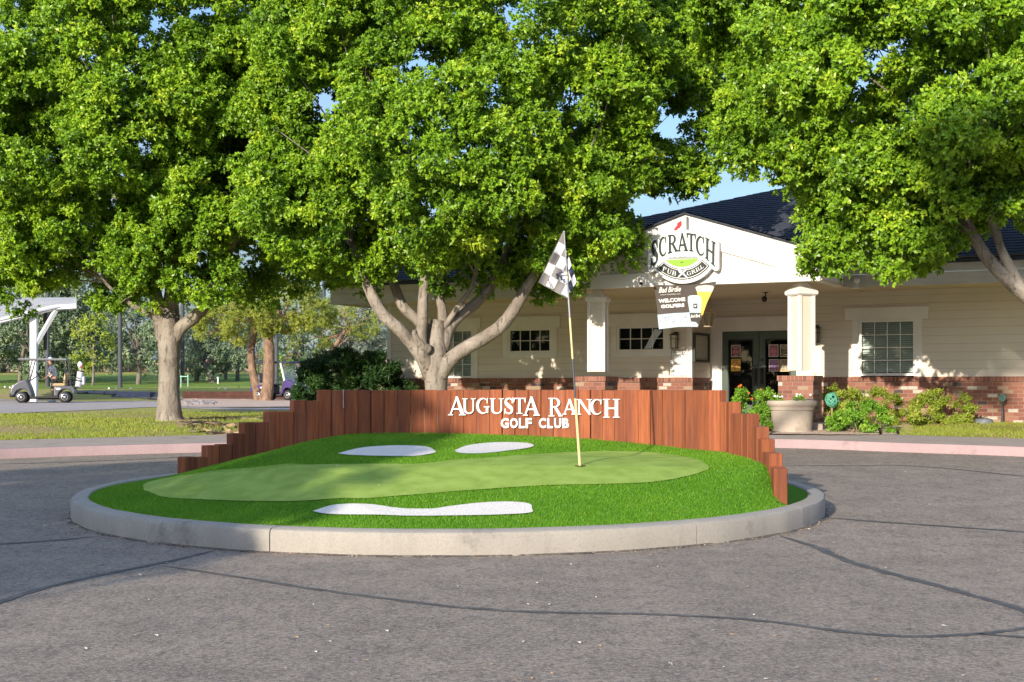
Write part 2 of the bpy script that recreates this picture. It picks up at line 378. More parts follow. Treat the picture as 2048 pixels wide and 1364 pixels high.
def concretemat(name, c, stain, base_z=None):
    m, n, l, b = newmat(name)
    tc = n.new('ShaderNodeTexCoord'); v = tc.outputs['Object']
    k = mix(n, l, noise(n, l, v, 2.0, 6, .3, .75, .6), c, tuple(a * .82 for a in c))
    mp = n.new('ShaderNodeMapping'); mp.inputs['Scale'].default_value = (6, 6, .7); l.new(v, mp.inputs[0])
    s = noise(n, l, mp.outputs[0], 1.3, 7, .55, .8, .65); x = n.new('ShaderNodeMath'); x.operation = 'MULTIPLY'; x.inputs[1].default_value = .55; l.new(s, x.inputs[0])
    k = mix(n, l, x.outputs[0], k, stain)
    s2 = noise(n, l, v, 1.1, 6, .58, .72, .75); x2 = n.new('ShaderNodeMath'); x2.operation = 'MULTIPLY'; x2.inputs[1].default_value = .75; l.new(s2, x2.inputs[0])
    k = mix(n, l, x2.outputs[0], k, tuple(a * .35 for a in stain))
    k = mix(n, l, noise(n, l, v, 55, 5, .45, .9), k, tuple(a * .7 for a in c))
    l.new(k, b.inputs['Base Color']); b.inputs['Roughness'].default_value = .85; b.inputs['Specular IOR Level'].default_value = .25
    bm = n.new('ShaderNodeBump'); bm.inputs['Strength'].default_value = .35; bm.inputs['Distance'].default_value = .006
    nb = n.new('ShaderNodeTexNoise'); nb.inputs['Scale'].default_value = 60; nb.inputs['Detail'].default_value = 5; l.new(v, nb.inputs['Vector'])
    l.new(nb.outputs['Fac'], bm.inputs['Height']); l.new(bm.outputs[0], b.inputs['Normal'])
    return m
def turfmat():
    m, n, l, b = newmat('artificial_turf')
    at = n.new('ShaderNodeAttribute'); at.attribute_name = 'tint'
    c = mix(n, l, at.outputs['Fac'], (.085, .24, .008), (.23, .44, .025)); l.new(c, b.inputs['Base Color'])
    b.inputs['Roughness'].default_value = .45; b.inputs['Specular IOR Level'].default_value = .35
    tr = n.new('ShaderNodeBsdfTranslucent'); l.new(c, tr.inputs['Color']); mx = n.new('ShaderNodeMixShader'); mx.inputs[0].default_value = .3
    l.new(b.outputs[0], mx.inputs[1]); l.new(tr.outputs[0], mx.inputs[2]); l.new(mx.outputs[0], n['Material Output'].inputs[0])
    return m
def pebblemat():
    m, n, l, b = newmat('windshield'); return m
M = dict(
    road=roadmat(), seal=mat('crack_sealant', (.085, .083, .082), (.17, .158, .15), 5, .6, .3, .3, 40, lo=.45, hi=.8),
    patch=mat('asphalt_patch', (.225, .197, .175), (.28, .242, .212), 9, .85, .3, .5, 80),
    conc=concretemat('kerb_concrete', (.37, .34, .295), (.22, .198, .168)), pave=concretemat('pavement_concrete', (.39, .335, .29), (.27, .232, .2)),
    pink=concretemat('faded_red_kerb_paint', (.40, .285, .28), (.31, .225, .21)), dark=mat('dark_joint', (.05, .045, .04)),
    lawn=lawnmat('dry_lawn', (.28, .36, .045), (.42, .39, .085), (.46, .33, .18), .46, .60), far=lawnmat('fairway', (.16, .27, .045), (.25, .32, .07), (.3, .28, .1), .6, .75, .12),
    gravel=gravelmat('tan_gravel', (.40, .28, .20), (.55, .40, .30), (.66, .52, .41)), mulch=gravelmat('purple_rock', (.10, .075, .085), (.17, .13, .14), (.24, .2, .2), 14),
    path=mat('path_asphalt', (.42, .37, .33), (.34, .30, .27), 2, .9, .2, .3, 60),
    turf=turfmat(), base=mat('turf_base', (.06, .17, .012), (.09, .24, .016), 25, .9, .1, .5, 150), green=mat('putting_turf', (.215, .315, .055), (.285, .395, .083), 5, .9, .15, .45, 240, bdist=.004),
    sand=mat('white_pebble', (.62, .59, .54), (.82, .785, .73), 60, .9, .2, .9, 130, bdist=.01),
    wood=woodmat(), letter=mat('white_letter_paint', (.80, .78, .74), (.74, .72, .68), 8, .5, .4),
    siding=mat('cream_siding', (.70, .63, .54), (.66, .595, .505), 1.3, .65, .3, .12, 30), soffit=mat('tan_soffit', (.64, .54, .40), (.60, .50, .37), 1.0, .7, .3),
    trim=mat('white_trim', (.78, .755, .725), (.72, .695, .665), 2.5, .55, .35, .08, 25), gable=mat('gable_siding', (.66, .60, .54), (.62, .565, .51), 1.8, .6, .3, .1, 25),
    fascia=mat('weathered_fascia', (.62, .59, .55), (.52, .49, .46), 2.5, .65, .3, .1, 20, (1, 1, 3)),
    brick=brickmat('mixed_brick', .205, .0795), cap=brickmat('brick_cap', .082, 5.0),
    roof=mat('slate_shingle', (.036, .044, .06), (.062, .07, .09), 18, .9, .2, .8, 60, (1, 2.2, 1)),
    glass=glassmat('window_glass'), black=mat('black_paint', (.02, .02, .02), rough=.45), dgreen=mat('green_door_paint', (.055, .085, .062), (.065, .1, .072), 6, .4, .5),
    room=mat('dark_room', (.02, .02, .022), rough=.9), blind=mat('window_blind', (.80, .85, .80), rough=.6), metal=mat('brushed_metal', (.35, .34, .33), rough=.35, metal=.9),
    bark=barkmat(), bark2=mat('pine_bark', (.30, .20, .135), (.16, .10, .07), 6, .95, .2, 1.0, 9, (1, 1, .5), bdist=.06),
    bark3=mat('grey_bark', (.22, .19, .165), (.13, .11, .095), 5, .95, .2, .8, 9, (1, 1, .4), bdist=.04),
    ficus=leafmat('ficus_leaf', (.028, .09, .010), (.23, .42, .02), (.50, .62, .045), .28, .40, .40), eucal=leafmat('eucalyptus_leaf', (.08, .125, .07), (.22, .30, .175), (.38, .44, .24), .22, .55, .4),
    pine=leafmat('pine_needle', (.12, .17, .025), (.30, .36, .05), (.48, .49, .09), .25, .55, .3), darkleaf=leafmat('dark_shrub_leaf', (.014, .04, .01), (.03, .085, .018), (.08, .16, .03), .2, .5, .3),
    bushleaf=leafmat('bright_shrub_leaf', (.06, .16, .015), (.20, .40, .03), (.36, .50, .06), .3, .45, .4), dryleaf=leafmat('yellow_shrub_leaf', (.14, .21, .02), (.34, .44, .05), (.54, .52, .12), .3, .5, .4),
    willow=leafmat('silver_leaf', (.15, .19, .16), (.32, .37, .31), (.48, .52, .44), .25, .5, .5), petal=mat('orange_petal', (.65, .16, .03), rough=.6), white_petal=mat('white_petal', (.85, .85, .82), rough=.6),
    planter=concretemat('cast_stone', (.47, .395, .315), (.33, .275, .22)), mint=mat('mint_plastic', (.12, .40, .27), (.06, .24, .16), 20, .35, .5), twig=mat('dry_twig', (.32, .22, .16), rough=.9),
    teal=mat('teal_metal', (.10, .22, .2), (.07, .14, .13), 20, .5, .5), stone=mat('blue_grey_stone', (.18, .20, .24), (.12, .13, .15), 10, .7),
    white=mat('white_enamel', (.80, .80, .80), rough=.4), steel=mat('white_steel', (.72, .74, .76), (.66, .68, .7), 3, .45, .4), pole=mat('dark_pole', (.05, .055, .065), (.07, .075, .085), 2, .7),
)
# ------------------------------------------------------------------ lettering helpers
_tc = {}
def text_shape(body, bold=0.0):
    """built-in font as a flat mesh, normalised to a unit box"""
    k = (body, bold)
    if k not in _tc:
        cu = bpy.data.curves.new('tmp', 'FONT'); cu.body = body; cu.offset = bold; cu.resolution_u = 3
        o = bpy.data.objects.new('tmp', cu); col.objects.link(o)
        me = bpy.data.meshes.new_from_object(o.evaluated_get(bpy.context.evaluated_depsgraph_get()))
        v = np.array([p.co[:2] for p in me.vertices]); f = [tuple(p.vertices) for p in me.polygons]
        bpy.data.objects.remove(o); bpy.data.curves.remove(cu); bpy.data.meshes.remove(me)
        v = (v - v.min(0)) / (v.max(0) - v.min(0)); _tc[k] = (v, f)
    return _tc[k]
def quadmap(tl, tr, br, bl):
    tl, tr, br, bl = map(np.array, (tl, tr, br, bl))
    return lambda x, y: (tl * (1 - x) + tr * x) * y + (bl * (1 - x) + br * x) * (1 - y)
def put_text(mb, body, q, fn, d0, d1=None, bold=0.0):
    v, f = text_shape(body, bold); g = quadmap(*q)
    pts = [g(x, y) for x, y in v]
    mb.add([fn(p[0], p[1], d0) for p in pts], f)
    if d1 is not None:                                # side walls along the boundary
        cnt = {}
        for a in f:
            for i in range(len(a)): e = (a[i], a[(i + 1) % len(a)]); cnt[e] = cnt.get(e, 0) + 1
        for (i, j) in list(cnt):
            if (j, i) not in cnt: mb.add([fn(*pts[i], d0), fn(*pts[j], d0), fn(*pts[j], d1), fn(*pts[i], d1)], [(0, 1, 2, 3)])
def _arc(o, i, a0, a1, n=14):
    out = []
    for k in range(n):
        t0, t1 = [R(a0 + (a1 - a0) * q / n) for q in (k, k + 1)]
        p = lambda e, t: (e[0] + e[2] * math.cos(t), e[1] + e[3] * math.sin(t))
        out.append([p(o, t0), p(o, t1), p(i, t1), p(i, t0)])
    return out
def _r(x0, x1, y0, y1): return [[(x0, y0), (x1, y0), (x1, y1), (x0, y1)]]
def _spine(pts):
    pts = np.array(pts); out = []; c = cat(pts[:, :3], 4); L = []
    for i, p in enumerate(c):
        t = c[min(i + 1, len(c) - 1)][:2] - c[max(i - 1, 0)][:2]; t = t / (np.linalg.norm(t) + 1e-9); nn = np.array([-t[1], t[0]])
        L.append((p[:2] + nn * p[2], p[:2] - nn * p[2]))
    for a, b in zip(L, L[1:]): out.append([a[0], b[0], b[1], a[1]])
    return out
def glyph(c):
    if c == 'A': return [[(.08, 0), (.17, 0), (.51, .86), (.46, 1)], [(.42, 1), (.55, 1), (.95, 0), (.73, 0)], [(.22, .29), (.72, .29), (.68, .37), (.26, .37)]] + _r(0, .29, 0, .05) + _r(.62, 1, 0, .05)
    if c == 'U': return _r(.1, .28, .3, 1) + _r(.77, .87, .3, 1) + _arc((.485, .3, .385, .3), (.525, .31, .245, .23), 180, 360) + _r(0, .4, .95, 1) + _r(.64, 1, .95, 1)
    if c in 'CG':
        g = _arc((.5, .5, .5, .5), (.57, .5, .36, .43), 48, 318, 26) + [[(.80, .66), (.88, .66), (.88, 1), (.84, 1)]]
        if c == 'G': g += _r(.74, .92, .06, .46) + _r(.58, 1.02, .41, .47)
        return g
    if c == 'S': return _spine([(.84, .76, .03), (.72, .92, .04), (.5, .962, .045), (.27, .88, .085), (.2, .74, .11), (.33, .6, .12), (.55, .47, .125), (.76, .34, .12), (.8, .2, .10), (.68, .07, .06), (.45, .035, .045), (.25, .1, .04), (.13, .27, .03)]) + [[(.78, .66), (.88, .66), (.88, 1.03), (.83, 1.03)], [(.09, -.03), (.14, -.03), (.2, .34), (.09, .34)]]
    if c == 'T': return _r(.4, .6, 0, .94) + _r(0, 1, .93, 1) + [[(0, .70), (.05, .70), (.12, .93), (0, .93)], [(1, .70), (1, .93), (.88, .93), (.95, .70)]] + _r(.25, .75, 0, .05)
    if c in 'RP':
        g = _r(.12, .30, 0, 1) + _arc((.45, .74, .40, .26), (.45, .74, .22, .20), -90, 90) + _r(0, .46, .945, 1) + _r(.2, .46, .48, .54) + _r(0, .44, 0, .05)
        if c == 'R': g += [[(.38, .52), (.58, .52), (1, 0), (.78, 0)]] + _r(.74, 1.05, 0, .05)
        return g
    if c == 'B': return _r(.12, .30, 0, 1) + _arc((.45, .75, .36, .25), (.45, .75, .19, .19), -90, 90) + _arc((.48, .28, .42, .28), (.48, .27, .24, .21), -90, 90) + _r(0, .47, .94, 1) + _r(.2, .47, .49, .56) + _r(0, .49, 0, .06)
    if c == 'N': return _r(.11, .20, 0, .96) + [[(.06, 1), (.27, 1), (.90, -.02), (.82, -.02)]] + _r(.80, .89, 0, 1) + _r(0, .32, 0, .05) + _r(0, .22, .95, 1) + _r(.66, 1, .95, 1)
    if c == 'H': return _r(.1, .29, 0, 1) + _r(.71, .9, 0, 1) + _r(.25, .75, .46, .54) + _r(0, .4, 0, .05) + _r(.6, 1, 0, .05) + _r(0, .4, .95, 1) + _r(.6, 1, .95, 1)
    if c == 'I': return _r(.3, .7, 0, 1) + _r(0, 1, 0, .07) + _r(0, 1, .93, 1)
    if c == 'L': return _r(.12, .36, 0, 1) + _r(0, 1, 0, .08) + [[(.88, .05), (1, .05), (1, .34), (.95, .34)]] + _r(0, .5, .94, 1)
def put_glyph(mb, c, q, fn, d0, d1):
    g = quadmap(*q)
    for k, poly in enumerate(glyph(c)):
        mb.prism([tuple(g(x, y)) for x, y in poly], fn, d0 + .0006 * (k % 12), d1)

# ------------------------------------------------------------------ road
mb = MB()
xs = np.concatenate([[-400, -120, -60, -30], np.arange(-20, 20.1, 1.0), [30, 60, 120, 400]]); ys = np.concatenate([[-300, -60, -20, -5], np.arange(0, 28.1, .8), [45]])
mb.grid([[(x, y, float(rz(y))) for y in ys] for x in xs])
road = tag(mb.build('road', M['road'], smooth='all'), 'weathered grey asphalt drive around the island', 'road', kind='structure')
def road_strip(pts, w, name, m, off=.004):
    pw = cat([pixR(*p) for p in pts], 8); a = MB(); L = []
    for i, p in enumerate(pw):
        t = pw[min(i + 1, len(pw) - 1)] - pw[max(i - 1, 0)]; t = t / np.linalg.norm(t); nn = np.array([-t[1], t[0]])
        k = w * (.75 + .5 * random.random()) / 2 * min(1, (i + .4) / 4, (len(pw) - .6 - i) / 4); q = p + nn * w * .25 * (random.random() - .5)
        L.append([(*(q + nn * k), float(rz(q[1] + nn[1] * k)) + off), (*(q - nn * k), float(rz(q[1] - nn[1] * k)) + off)])
    a.grid(L); return a.build(name, m, road)
for pts, w in (([(1560, 1072), (1640, 1098), (1700, 1124), (1770, 1145), (1850, 1166), (1950, 1193), (2048, 1222), (2200, 1275)], .085),
               ([(330, 1133), (480, 1155), (600, 1175), (760, 1197), (900, 1214), (1050, 1224), (1200, 1228), (1300, 1229), (1440, 1236), (1560, 1247), (1680, 1264), (1800, 1274), (1900, 1272), (1990, 1266), (2048, 1258), (2150, 1243)], .06),
               ([(1950, 1269), (2048, 1276), (2150, 1284)], .06), ([(430, 1101), (330, 1125), (180, 1155), (60, 1185), (0, 1205), (-100, 1235)], .07),
               ([(1655, 1036), (1800, 1047), (2048, 1064), (2200, 1076)], .08), ([(1560, 931), (1700, 932), (1800, 931), (1900, 938), (2048, 953), (2150, 962)], .06),
               ([(-60, 1092), (60, 1085), (196, 1074)], .07),
               ([(-40, 929), (120, 925), (300, 918), (368, 914)], .06)):
    road_strip(pts, w, 'crack_sealant', M['patch'] if w > .1 else M['seal'])

# ------------------------------------------------------------------ far kerb, pavement, terrain
KC = cat([(-60, -20), (-24, 8), (-14, 15.2), (-9.56, 19.7), (-8.12, 21.4), (-5.58, 22.7), (-2.6, 23.5), (-.57, 23.9), (2, 24.1), (4.74, 23.9), (6.58, 22.9), (8.3, 21.9), (10.5, 20.2), (15, 15.5), (25, 8), (60, -20)], 12)
KN = []
for i, p in enumerate(KC):
    t = KC[min(i + 1, len(KC) - 1)] - KC[max(i - 1, 0)]; t /= np.linalg.norm(t); KN.append(np.array([-t[1], t[0]]))
def kpt(i, off, z): q = KC[i] + KN[i] * off; return (*q, z)
mk, mp_ = MB(), MB(); rows = []
for i in range(len(KC)):
    zb = float(rz(KC[i][1])); zt = zb + .155
    rows.append([kpt(i, 0, zb - .05), kpt(i, .012, zt - .03), kpt(i, .035, zt), kpt(i, .16, zt + .003)])
mk.grid(rows); tag(mk.build('kerb', M['pink'], smooth=True), 'faded pink painted kerb along the pavement', 'kerb', kind='structure')
mp_.grid([[kpt(i, .16, float(rz(KC[i][1])) + .154), kpt(i, .9, (float(rz(KC[i][1])) + .16 + float(T(KC[i][1] + KN[i][1] * 1.65))) / 2), kpt(i, 1.65, float(T(KC[i][1] + KN[i][1] * 1.65)) + .012)] for i in range(len(KC))])
tag(mp_.build('pavement', M['pave'], smooth=True), 'grey concrete pavement behind the pink kerb', 'pavement', kind='structure')
offs = np.concatenate([np.arange(1.64, 8, .6), np.arange(8, 60, 2.0), np.arange(60, 150, 6), [180, 260, 420, 800]])
mt = MB(); rows = []
for i in range(len(KC)):
    r_ = []
    for o_ in offs: q = KC[i] + KN[i] * o_; r_.append((*q, float(T(q[1])) + (.02 * math.sin(q[0] * .9) * math.sin(q[1] * .7) if 3 < o_ < 15 else 0)))
    rows.append(r_)
mt.grid(rows); tag(mt.build('lawn', M['lawn'], smooth='all'), 'dry yellow green lawn behind the pavement', 'lawn', kind='structure')
def drape(front, back, off, nu, nv, name, m, kind='structure', ragged=0.0, label=None):
    f = cat([pixT(*p) for p in front], 8); b = cat([pixT(*p) for p in back], 8)
    def at(c, t): k = t * (len(c) - 1); i = min(int(k), len(c) - 2); return c[i] + (c[i + 1] - c[i]) * (k - i)
    g = []
    for i in range(nu + 1):
        t = i / nu; a, c = at(f, t), at(b, t)
        if ragged: a = a + rng.normal(0, ragged, 2); c = c + rng.normal(0, ragged, 2)
        row = []
        for j in range(nv + 1): q = a + (c - a) * j / nv; row.append((*q, float(T(q[1])) + off))
        g.append(row)
    a = MB(); a.grid(g); return tag(a.build(name, m, smooth='all'), label, name.replace('_', ' '), kind=kind)
drape([(-300, 845), (-60, 833), (0, 829), (200, 820), (310, 815), (420, 819), (600, 821), (760, 822)], [(-300, 797), (-60, 797), (0, 797), (60, 801), (150, 803), (310, 803), (420, 815), (600, 816), (760, 816)], .012, 60, 10, 'path', M['path'], label='grey asphalt cart path')
drape([(345, 814), (420, 815.5), (600, 815), (760, 815)], [(345, 797), (420, 797), (520, 797.5), (760, 799)], .028, 40, 10, 'gravel', M['gravel'], ragged=.1, label='tan gravel bed around the pines')
drape([(150, 786), (200, 789), (260, 797), (315, 800), (345, 801)], [(150, 781.5), (220, 783), (315, 785), (345, 786)], .03, 30, 8, 'rock_bed', M['mulch'], ragged=.15, label='purple grey rock bed')
drape([(-200, 777), (100, 777), (300, 778), (480, 778), (700, 779)], [(-200, 751), (100, 750), (300, 749), (480, 749), (700, 750)], .02, 60, 40, 'fairway', M['far'], label='green fairway of the golf course')
drape([(1380, 867), (1500, 869), (1600, 869.5), (1740, 871), (1830, 868)], [(1380, 845), (1500, 840), (1600, 839), (1740, 838), (1830, 838)], .015, 50, 12, 'gravel', M['gravel'], ragged=.04, label='tan gravel bed by the entrance')
drape([(1830, 846), (1900, 843), (2048, 842), (2200, 842)], [(1830, 837), (1900, 836), (2048, 834), (2200, 834)], .015, 40, 6, 'gravel', M['gravel'], ragged=.06, label='tan gravel strip at the foot of the brick wall')
drape([(352, 856), (420, 868), (520, 873), (620, 874)], [(352, 836), (400, 834), (470, 832), (600, 834)], .012, 40, 10, 'bare_soil', mat('bare_soil', (.50, .35, .23), (.40, .27, .17), 3, .95, .1, .7, 40), ragged=.12, label='bare tan soil around the tree')
# distant ridge
mb = MB(); g = []
for i in range(241):
    x = -700 + i * 1400 / 240; h = 50 + 14 * math.sin(i * .09) + 7 * math.sin(i * .31 + 1) + 3 * math.sin(i * .9) + rng.normal(0, .6)
    g.append([(x, 1500, -5), (x, 1620, h * .6), (x, 1700, h)])
mb.grid(g); tag(mb.build('hills', mat('blue_hills', (.22, .27, .36), (.26, .3, .38), .02)), 'distant blue hills', 'hills', kind='structure')

# ------------------------------------------------------------------ roundabout island: kerb ring, mound, green, bunkers
IC = np.array([-.66, 14.86]); IA, IB = 4.02, 3.68
def iell(th, inset): return IC + np.array([(IA - inset) * math.cos(th), (IB - inset) * math.sin(th)])
island = thing('golf_island', 'round turf mound with putting green inside a concrete kerb ring', 'island', (IC[0], IC[1], float(rz(IC[1]))))
KH = .205
mb = MB(); N = 192; segs = 14
prof = [(0.0, -.08), (0.0, .05), (-.002, KH - .045), (.012, KH - .012), (.04, KH), (.165, KH + .004), (.18, KH - .01), (.185, -.05)]
joint = [R(a) for a in (-110.2, -55.4, -31, 8, 40, 75, 110, 145, 180, 210)]
joint = sorted(a % (2 * math.pi) for a in joint)
for a, b in zip(joint, joint[1:] + [joint[0] + 2 * math.pi]):
    g = 0.0012; n = max(4, int((b - a) / (2 * math.pi) * N)); L = []
    for i in range(n + 1):
        th = a + g + (b - a - 2 * g) * i / n; wob = .004 * math.sin(th * 23) + .003 * math.sin(th * 51)
        L.append([(*(iell(th, ins + wob)), float(rz(iell(th, ins)[1])) + z) for ins, z in prof])
    mb.grid(L); b0 = len(mb.v); mb.add(L[0], [tuple(range(len(L[0])))]); mb.add(L[-1], [tuple(range(len(L[-1]) - 1, -1, -1))])
mb.build('kerb_ring', M['conc'], island, smooth=True)
mb = MB(); mb.grid([[(*(iell(th, i2)), float(rz(iell(th, i2)[1])) + z) for i2, z in ((.012, -.06), (.014, KH - .03), (.1, KH - .014), (.17, KH - .014))] for th in np.linspace(0, 2 * math.pi, 121)])
mb.build('joint_filler', M['dark'], island)

mb = MB(); L = []
for th in np.linspace(0, 2 * math.pi, 900):
    w_ = max(.004, .018 + .022 * math.sin(th * 37 + 2 * math.sin(th * 11)) + rng.normal(0, .012)); L.append([(*iell(th, .01), float(rz(iell(th, 0)[1])) + .012), (*iell(th, -w_ * .4), float(rz(iell(th, 0)[1])) + .010), (*iell(th, -w_), float(rz(iell(th, -w_)[1])) + .003)])
mb.grid(L); mb.build('dirt_line', mat('kerb_dirt', (.075, .066, .06), (.16, .135, .115), 30, .95), island)
WPX = [(362, 15.3), (407, 15.55), (450, 15.75), (493, 15.95), (540, 16.15), (592, 16.33), (645, 16.48), (750, 16.66), (900, 16.75), (1000, 16.7), (1150, 16.4), (1300, 15.85), (1445, 15.15), (1474, 14.78), (1503, 14.42), (1523, 14.08), (1540, 13.78), (1553, 13.5), (1562, 13.2)]
WC = cat([((p - CX) / F * y, y) for p, y in WPX], 10); WCa = np.array(WC); WCpx = CX + F * WCa[:, 0] / WCa[:, 1]
def wall_at(px): return np.array([np.interp(px, WCpx, WCa[:, 0]), np.interp(px, WCpx, WCa[:, 1])])
HY = np.array([(9, .2), (11.25, .2), (11.5, .215), (11.9, .27), (12.5, .38), (13.1, .50), (13.6, .60), (14.2, .645), (15, .69), (15.8, .765), (16.6, .82), (18, .82)])
def mound(x, y):
    x = np.asarray(x, float); y = np.asarray(y, float)
    dx, dy = x - IC[0], y - IC[1]; rr = np.sqrt((dx / (IA - .18)) ** 2 + (dy / (IB - .18)) ** 2); d = np.clip((1 - rr) * IB, 0, 9)
    k = rz(y) + KH - .015; lf = np.clip(-dx / 2.2, 0, 1); m = np.clip(d / (.35 + 1.75 * lf * lf * (3 - 2 * lf)), 0, 1); m = m * m * (3 - 2 * m) * .6 + m * .4
    h = np.interp(y, HY[:, 0], HY[:, 1])
    h = h - .055 * np.exp(-((x - .9) ** 2 / 2.6 + (y - 15.3) ** 2 / .5)) + .03 * np.exp(-((x + 2.2) ** 2 / 1.2 + (y - 15.4) ** 2 / .5)) + .012 * np.sin(x * 1.7 + y) 
    wy = np.interp(np.clip(CX + F * x / np.maximum(y, 1), WCpx[0], WCpx[-1]), WCpx, WCa[:, 1])
    pxx = CX + F * x / np.maximum(y, 1); behind = (y > wy + .02) | (pxx > WCpx[-1] + 1)
    s = np.clip((WCpx[-1] + 60 - pxx) / 60, 0, 1)
    out = k + np.maximum(h - k, 0) * m
    return np.where((y > wy + .02), np.minimum(out, k + .0), out)
def pixM(px, py): return solve(px, py, mound, 11, 17)
mb = MB(); g = []
for i in range(241):
    th = 2 * math.pi * i / 240; L = []
    for q in np.concatenate([[.001], np.linspace(.05, .8, 46), np.linspace(.81, 1.0, 26)]):
        p = IC + np.array([(IA - .18) * q * math.cos(th), (IB - .18) * q * math.sin(th)]); L.append((*p, float(mound(p[0], p[1]))))
    g.append(L)
mb.grid(g); mb.build('mound', M['base'], island, smooth='all')
GREEN = [(287, 982), (289, 969), (325, 959), (422, 948), (551, 938), (660, 930), (760, 929), (840, 929), (900, 922), (1000, 915), (1100, 908), (1200, 904), (1280, 905), (1330, 909), (1370, 915), (1405, 925), (1418, 937), (1410, 943), (1370, 955), (1300, 966), (1200, 970), (1100, 972), (1000, 978), (900, 985), (800, 993), (712, 999), (615, 1003), (519, 1004), (390, 1000), (325, 995)]
BUNK = [[(675, 909), (720, 898), (790, 893), (850, 895), (869, 903), (868, 908), (830, 914), (760, 914), (700, 912)],
        [(909, 903), (935, 893), (985, 887), (1040, 887), (1066, 891), (1060, 897), (1010, 904), (960, 909), (920, 908)],
        [(625, 1025), (660, 1014), (700, 1010), (750, 1012), (800, 1020), (850, 1022), (900, 1015), (960, 1008), (1020, 1006), (1058, 1010), (1064, 1020), (1060, 1028), (1000, 1032), (900, 1034), (800, 1034), (700, 1032), (650, 1030)]]
def sheet(poly, off, name, m, step):
    w = cat([pixM(*p) for p in poly] + [pixM(*poly[0])], 6)[:-1]; w = np.array(w); c = w.mean(0); a = MB(); n = len(w); rings = int(1.6 / step) + 3; vs = []
    # rings shrunk towards a spine along the long axis keep the cells even
    sp0 = np.array([(c[0] + (p[0] - c[0]) * .55, c[1] + (p[1] - c[1]) * .0) for p in w])
    for k in range(rings + 1):
        t = k / rings; q = w * (1 - t) + sp0 * t; vs.append([(x, y, float(mound(x, y)) + off) for x, y in q])
    vs = [r_ + [r_[0]] for r_ in vs]; a.grid(vs); return w, a.build(name, m, island, smooth='all')
gw, _ = sheet(GREEN, .010, 'putting_surface', M['green'], .1)
bws = [sheet(p, .014, 'sand_bunker', M['sand'], .12)[0] for p in BUNK]
# artificial grass blades on the fringe
NB = 330000; a_ = rng.random(NB) * 2 * math.pi; r_ = np.sqrt(rng.random(NB)) * .999
bx_ = IC[0] + (IA - .17) * r_ * np.cos(a_); by_ = IC[1] + (IB - .17) * r_ * np.sin(a_)
ppx = CX + F * bx_ / by_; wy_ = np.interp(ppx, WCpx, WCa[:, 1])
keep = (by_ < wy_ - .05) & ~inpoly(bx_, by_, [tuple(p) for p in gw])
for w in bws: keep &= ~inpoly(bx_, by_, [tuple(p) for p in w])
bx_, by_ = bx_[keep], by_[keep]; n = len(bx_); bz_ = mound(bx_, by_)
L_ = .013 + .012 * rng.random(n); az = rng.random(n) * 6.283; tl = rng.normal(0, .45, (n, 2)); wd = .003
b0 = np.stack([bx_ - wd * np.cos(az), by_ - wd * np.sin(az), bz_ - .003], 1); b1 = np.stack([bx_ + wd * np.cos(az), by_ + wd * np.sin(az), bz_ - .003], 1)
tp = np.stack([bx_ + L_ * tl[:, 0], by_ + L_ * tl[:, 1], bz_ + L_], 1)
tag(fast_mesh('grass_blades', np.stack([b0, b1, tp], 1).reshape(-1, 3), 3, M['turf'], island, np.clip(rng.random(n) * .8 + .15 * np.sin(bx_ * 3) * np.sin(by_ * 4), 0, 1)), kind='stuff')
# cup
hb = pixM(1160, 934); hz = float(mound(*hb)) + .012
mb = MB(); mb.lathe((hb[0], hb[1], hz), [(.054, .002), (.054, .004), (.05, .004), (.05, .0021)], 20); mb.build('hole_cup', M['dark'], island)

# ------------------------------------------------------------------ timber wall
wall = thing('timber_wall', 'curved red brown timber post wall stepping down at both ends', 'wall', (IC[0], 16.2, .6))
cum = np.concatenate([[0], np.cumsum(np.linalg.norm(np.diff(WCa, axis=0), axis=1))]); PW = .1635
npost = int(cum[-1] / PW)
LS = [(407, 6), (450, 5), (493, 4), (540, 3), (592, 2), (645, 1)]; RS = [(1553, 6), (1540, 5), (1523, 4), (1503, 3), (1474, 2), (1445, 1)]
for i in range(npost):
    t = (i + .5) * cum[-1] / npost; x = np.interp(t, cum, WCa[:, 0]); y = np.interp(t, cum, WCa[:, 1]); px = CX + F * x / y
    x2 = np.interp(t + .05, cum, WCa[:, 0]); y2 = np.interp(t + .05, cum, WCa[:, 1]); x1 = np.interp(t - .05, cum, WCa[:, 0]); y1 = np.interp(t - .05, cum, WCa[:, 1])
    an = math.atan2(y2 - y1, x2 - x1); k = 0
    for lim, kk in LS:
        if px < lim: k = kk; break
    for lim, kk in RS:
        if px > lim: k = kk; break
    top = 1.37 - .1265 * k + rng.normal(0, .003); bot = float(rz(y)) + .0
    gap = rng.choice([.003, .005, .008, .012], p=[.45, .3, .17, .08]); dep = .135; o_ = rng.normal(0, .005)
    rot = Matrix.Rotation(an + rng.normal(0, .012), 4, 'Z') @ Matrix.Rotation(rng.normal(0, .004), 4, 'Y')
    a = MB(); a.bbox((x - math.sin(an) * o_, y + math.cos(an) * o_, (top + bot) / 2), (cum[-1] / npost - gap, dep, top - bot), .006, rot); a.build('post', M['wood'], wall)
def wallfn(px, py, d):                                # picture point on the wall face, d metres in front of its centre line
    p = wall_at(px); q0, q1 = wall_at(px - 4), wall_at(px + 4); t = (q1 - q0) / np.linalg.norm(q1 - q0); nn = np.array([t[1], -t[0]])
    Y = p[1] + nn[1] * d; X = p[0] + nn[0] * d
    return (X, Y, ZC - (py - HZ) / F * Y)
Z6 = lambda x, y: (860 + x / 4.655, 770 + y / 4.655)
ml = MB()
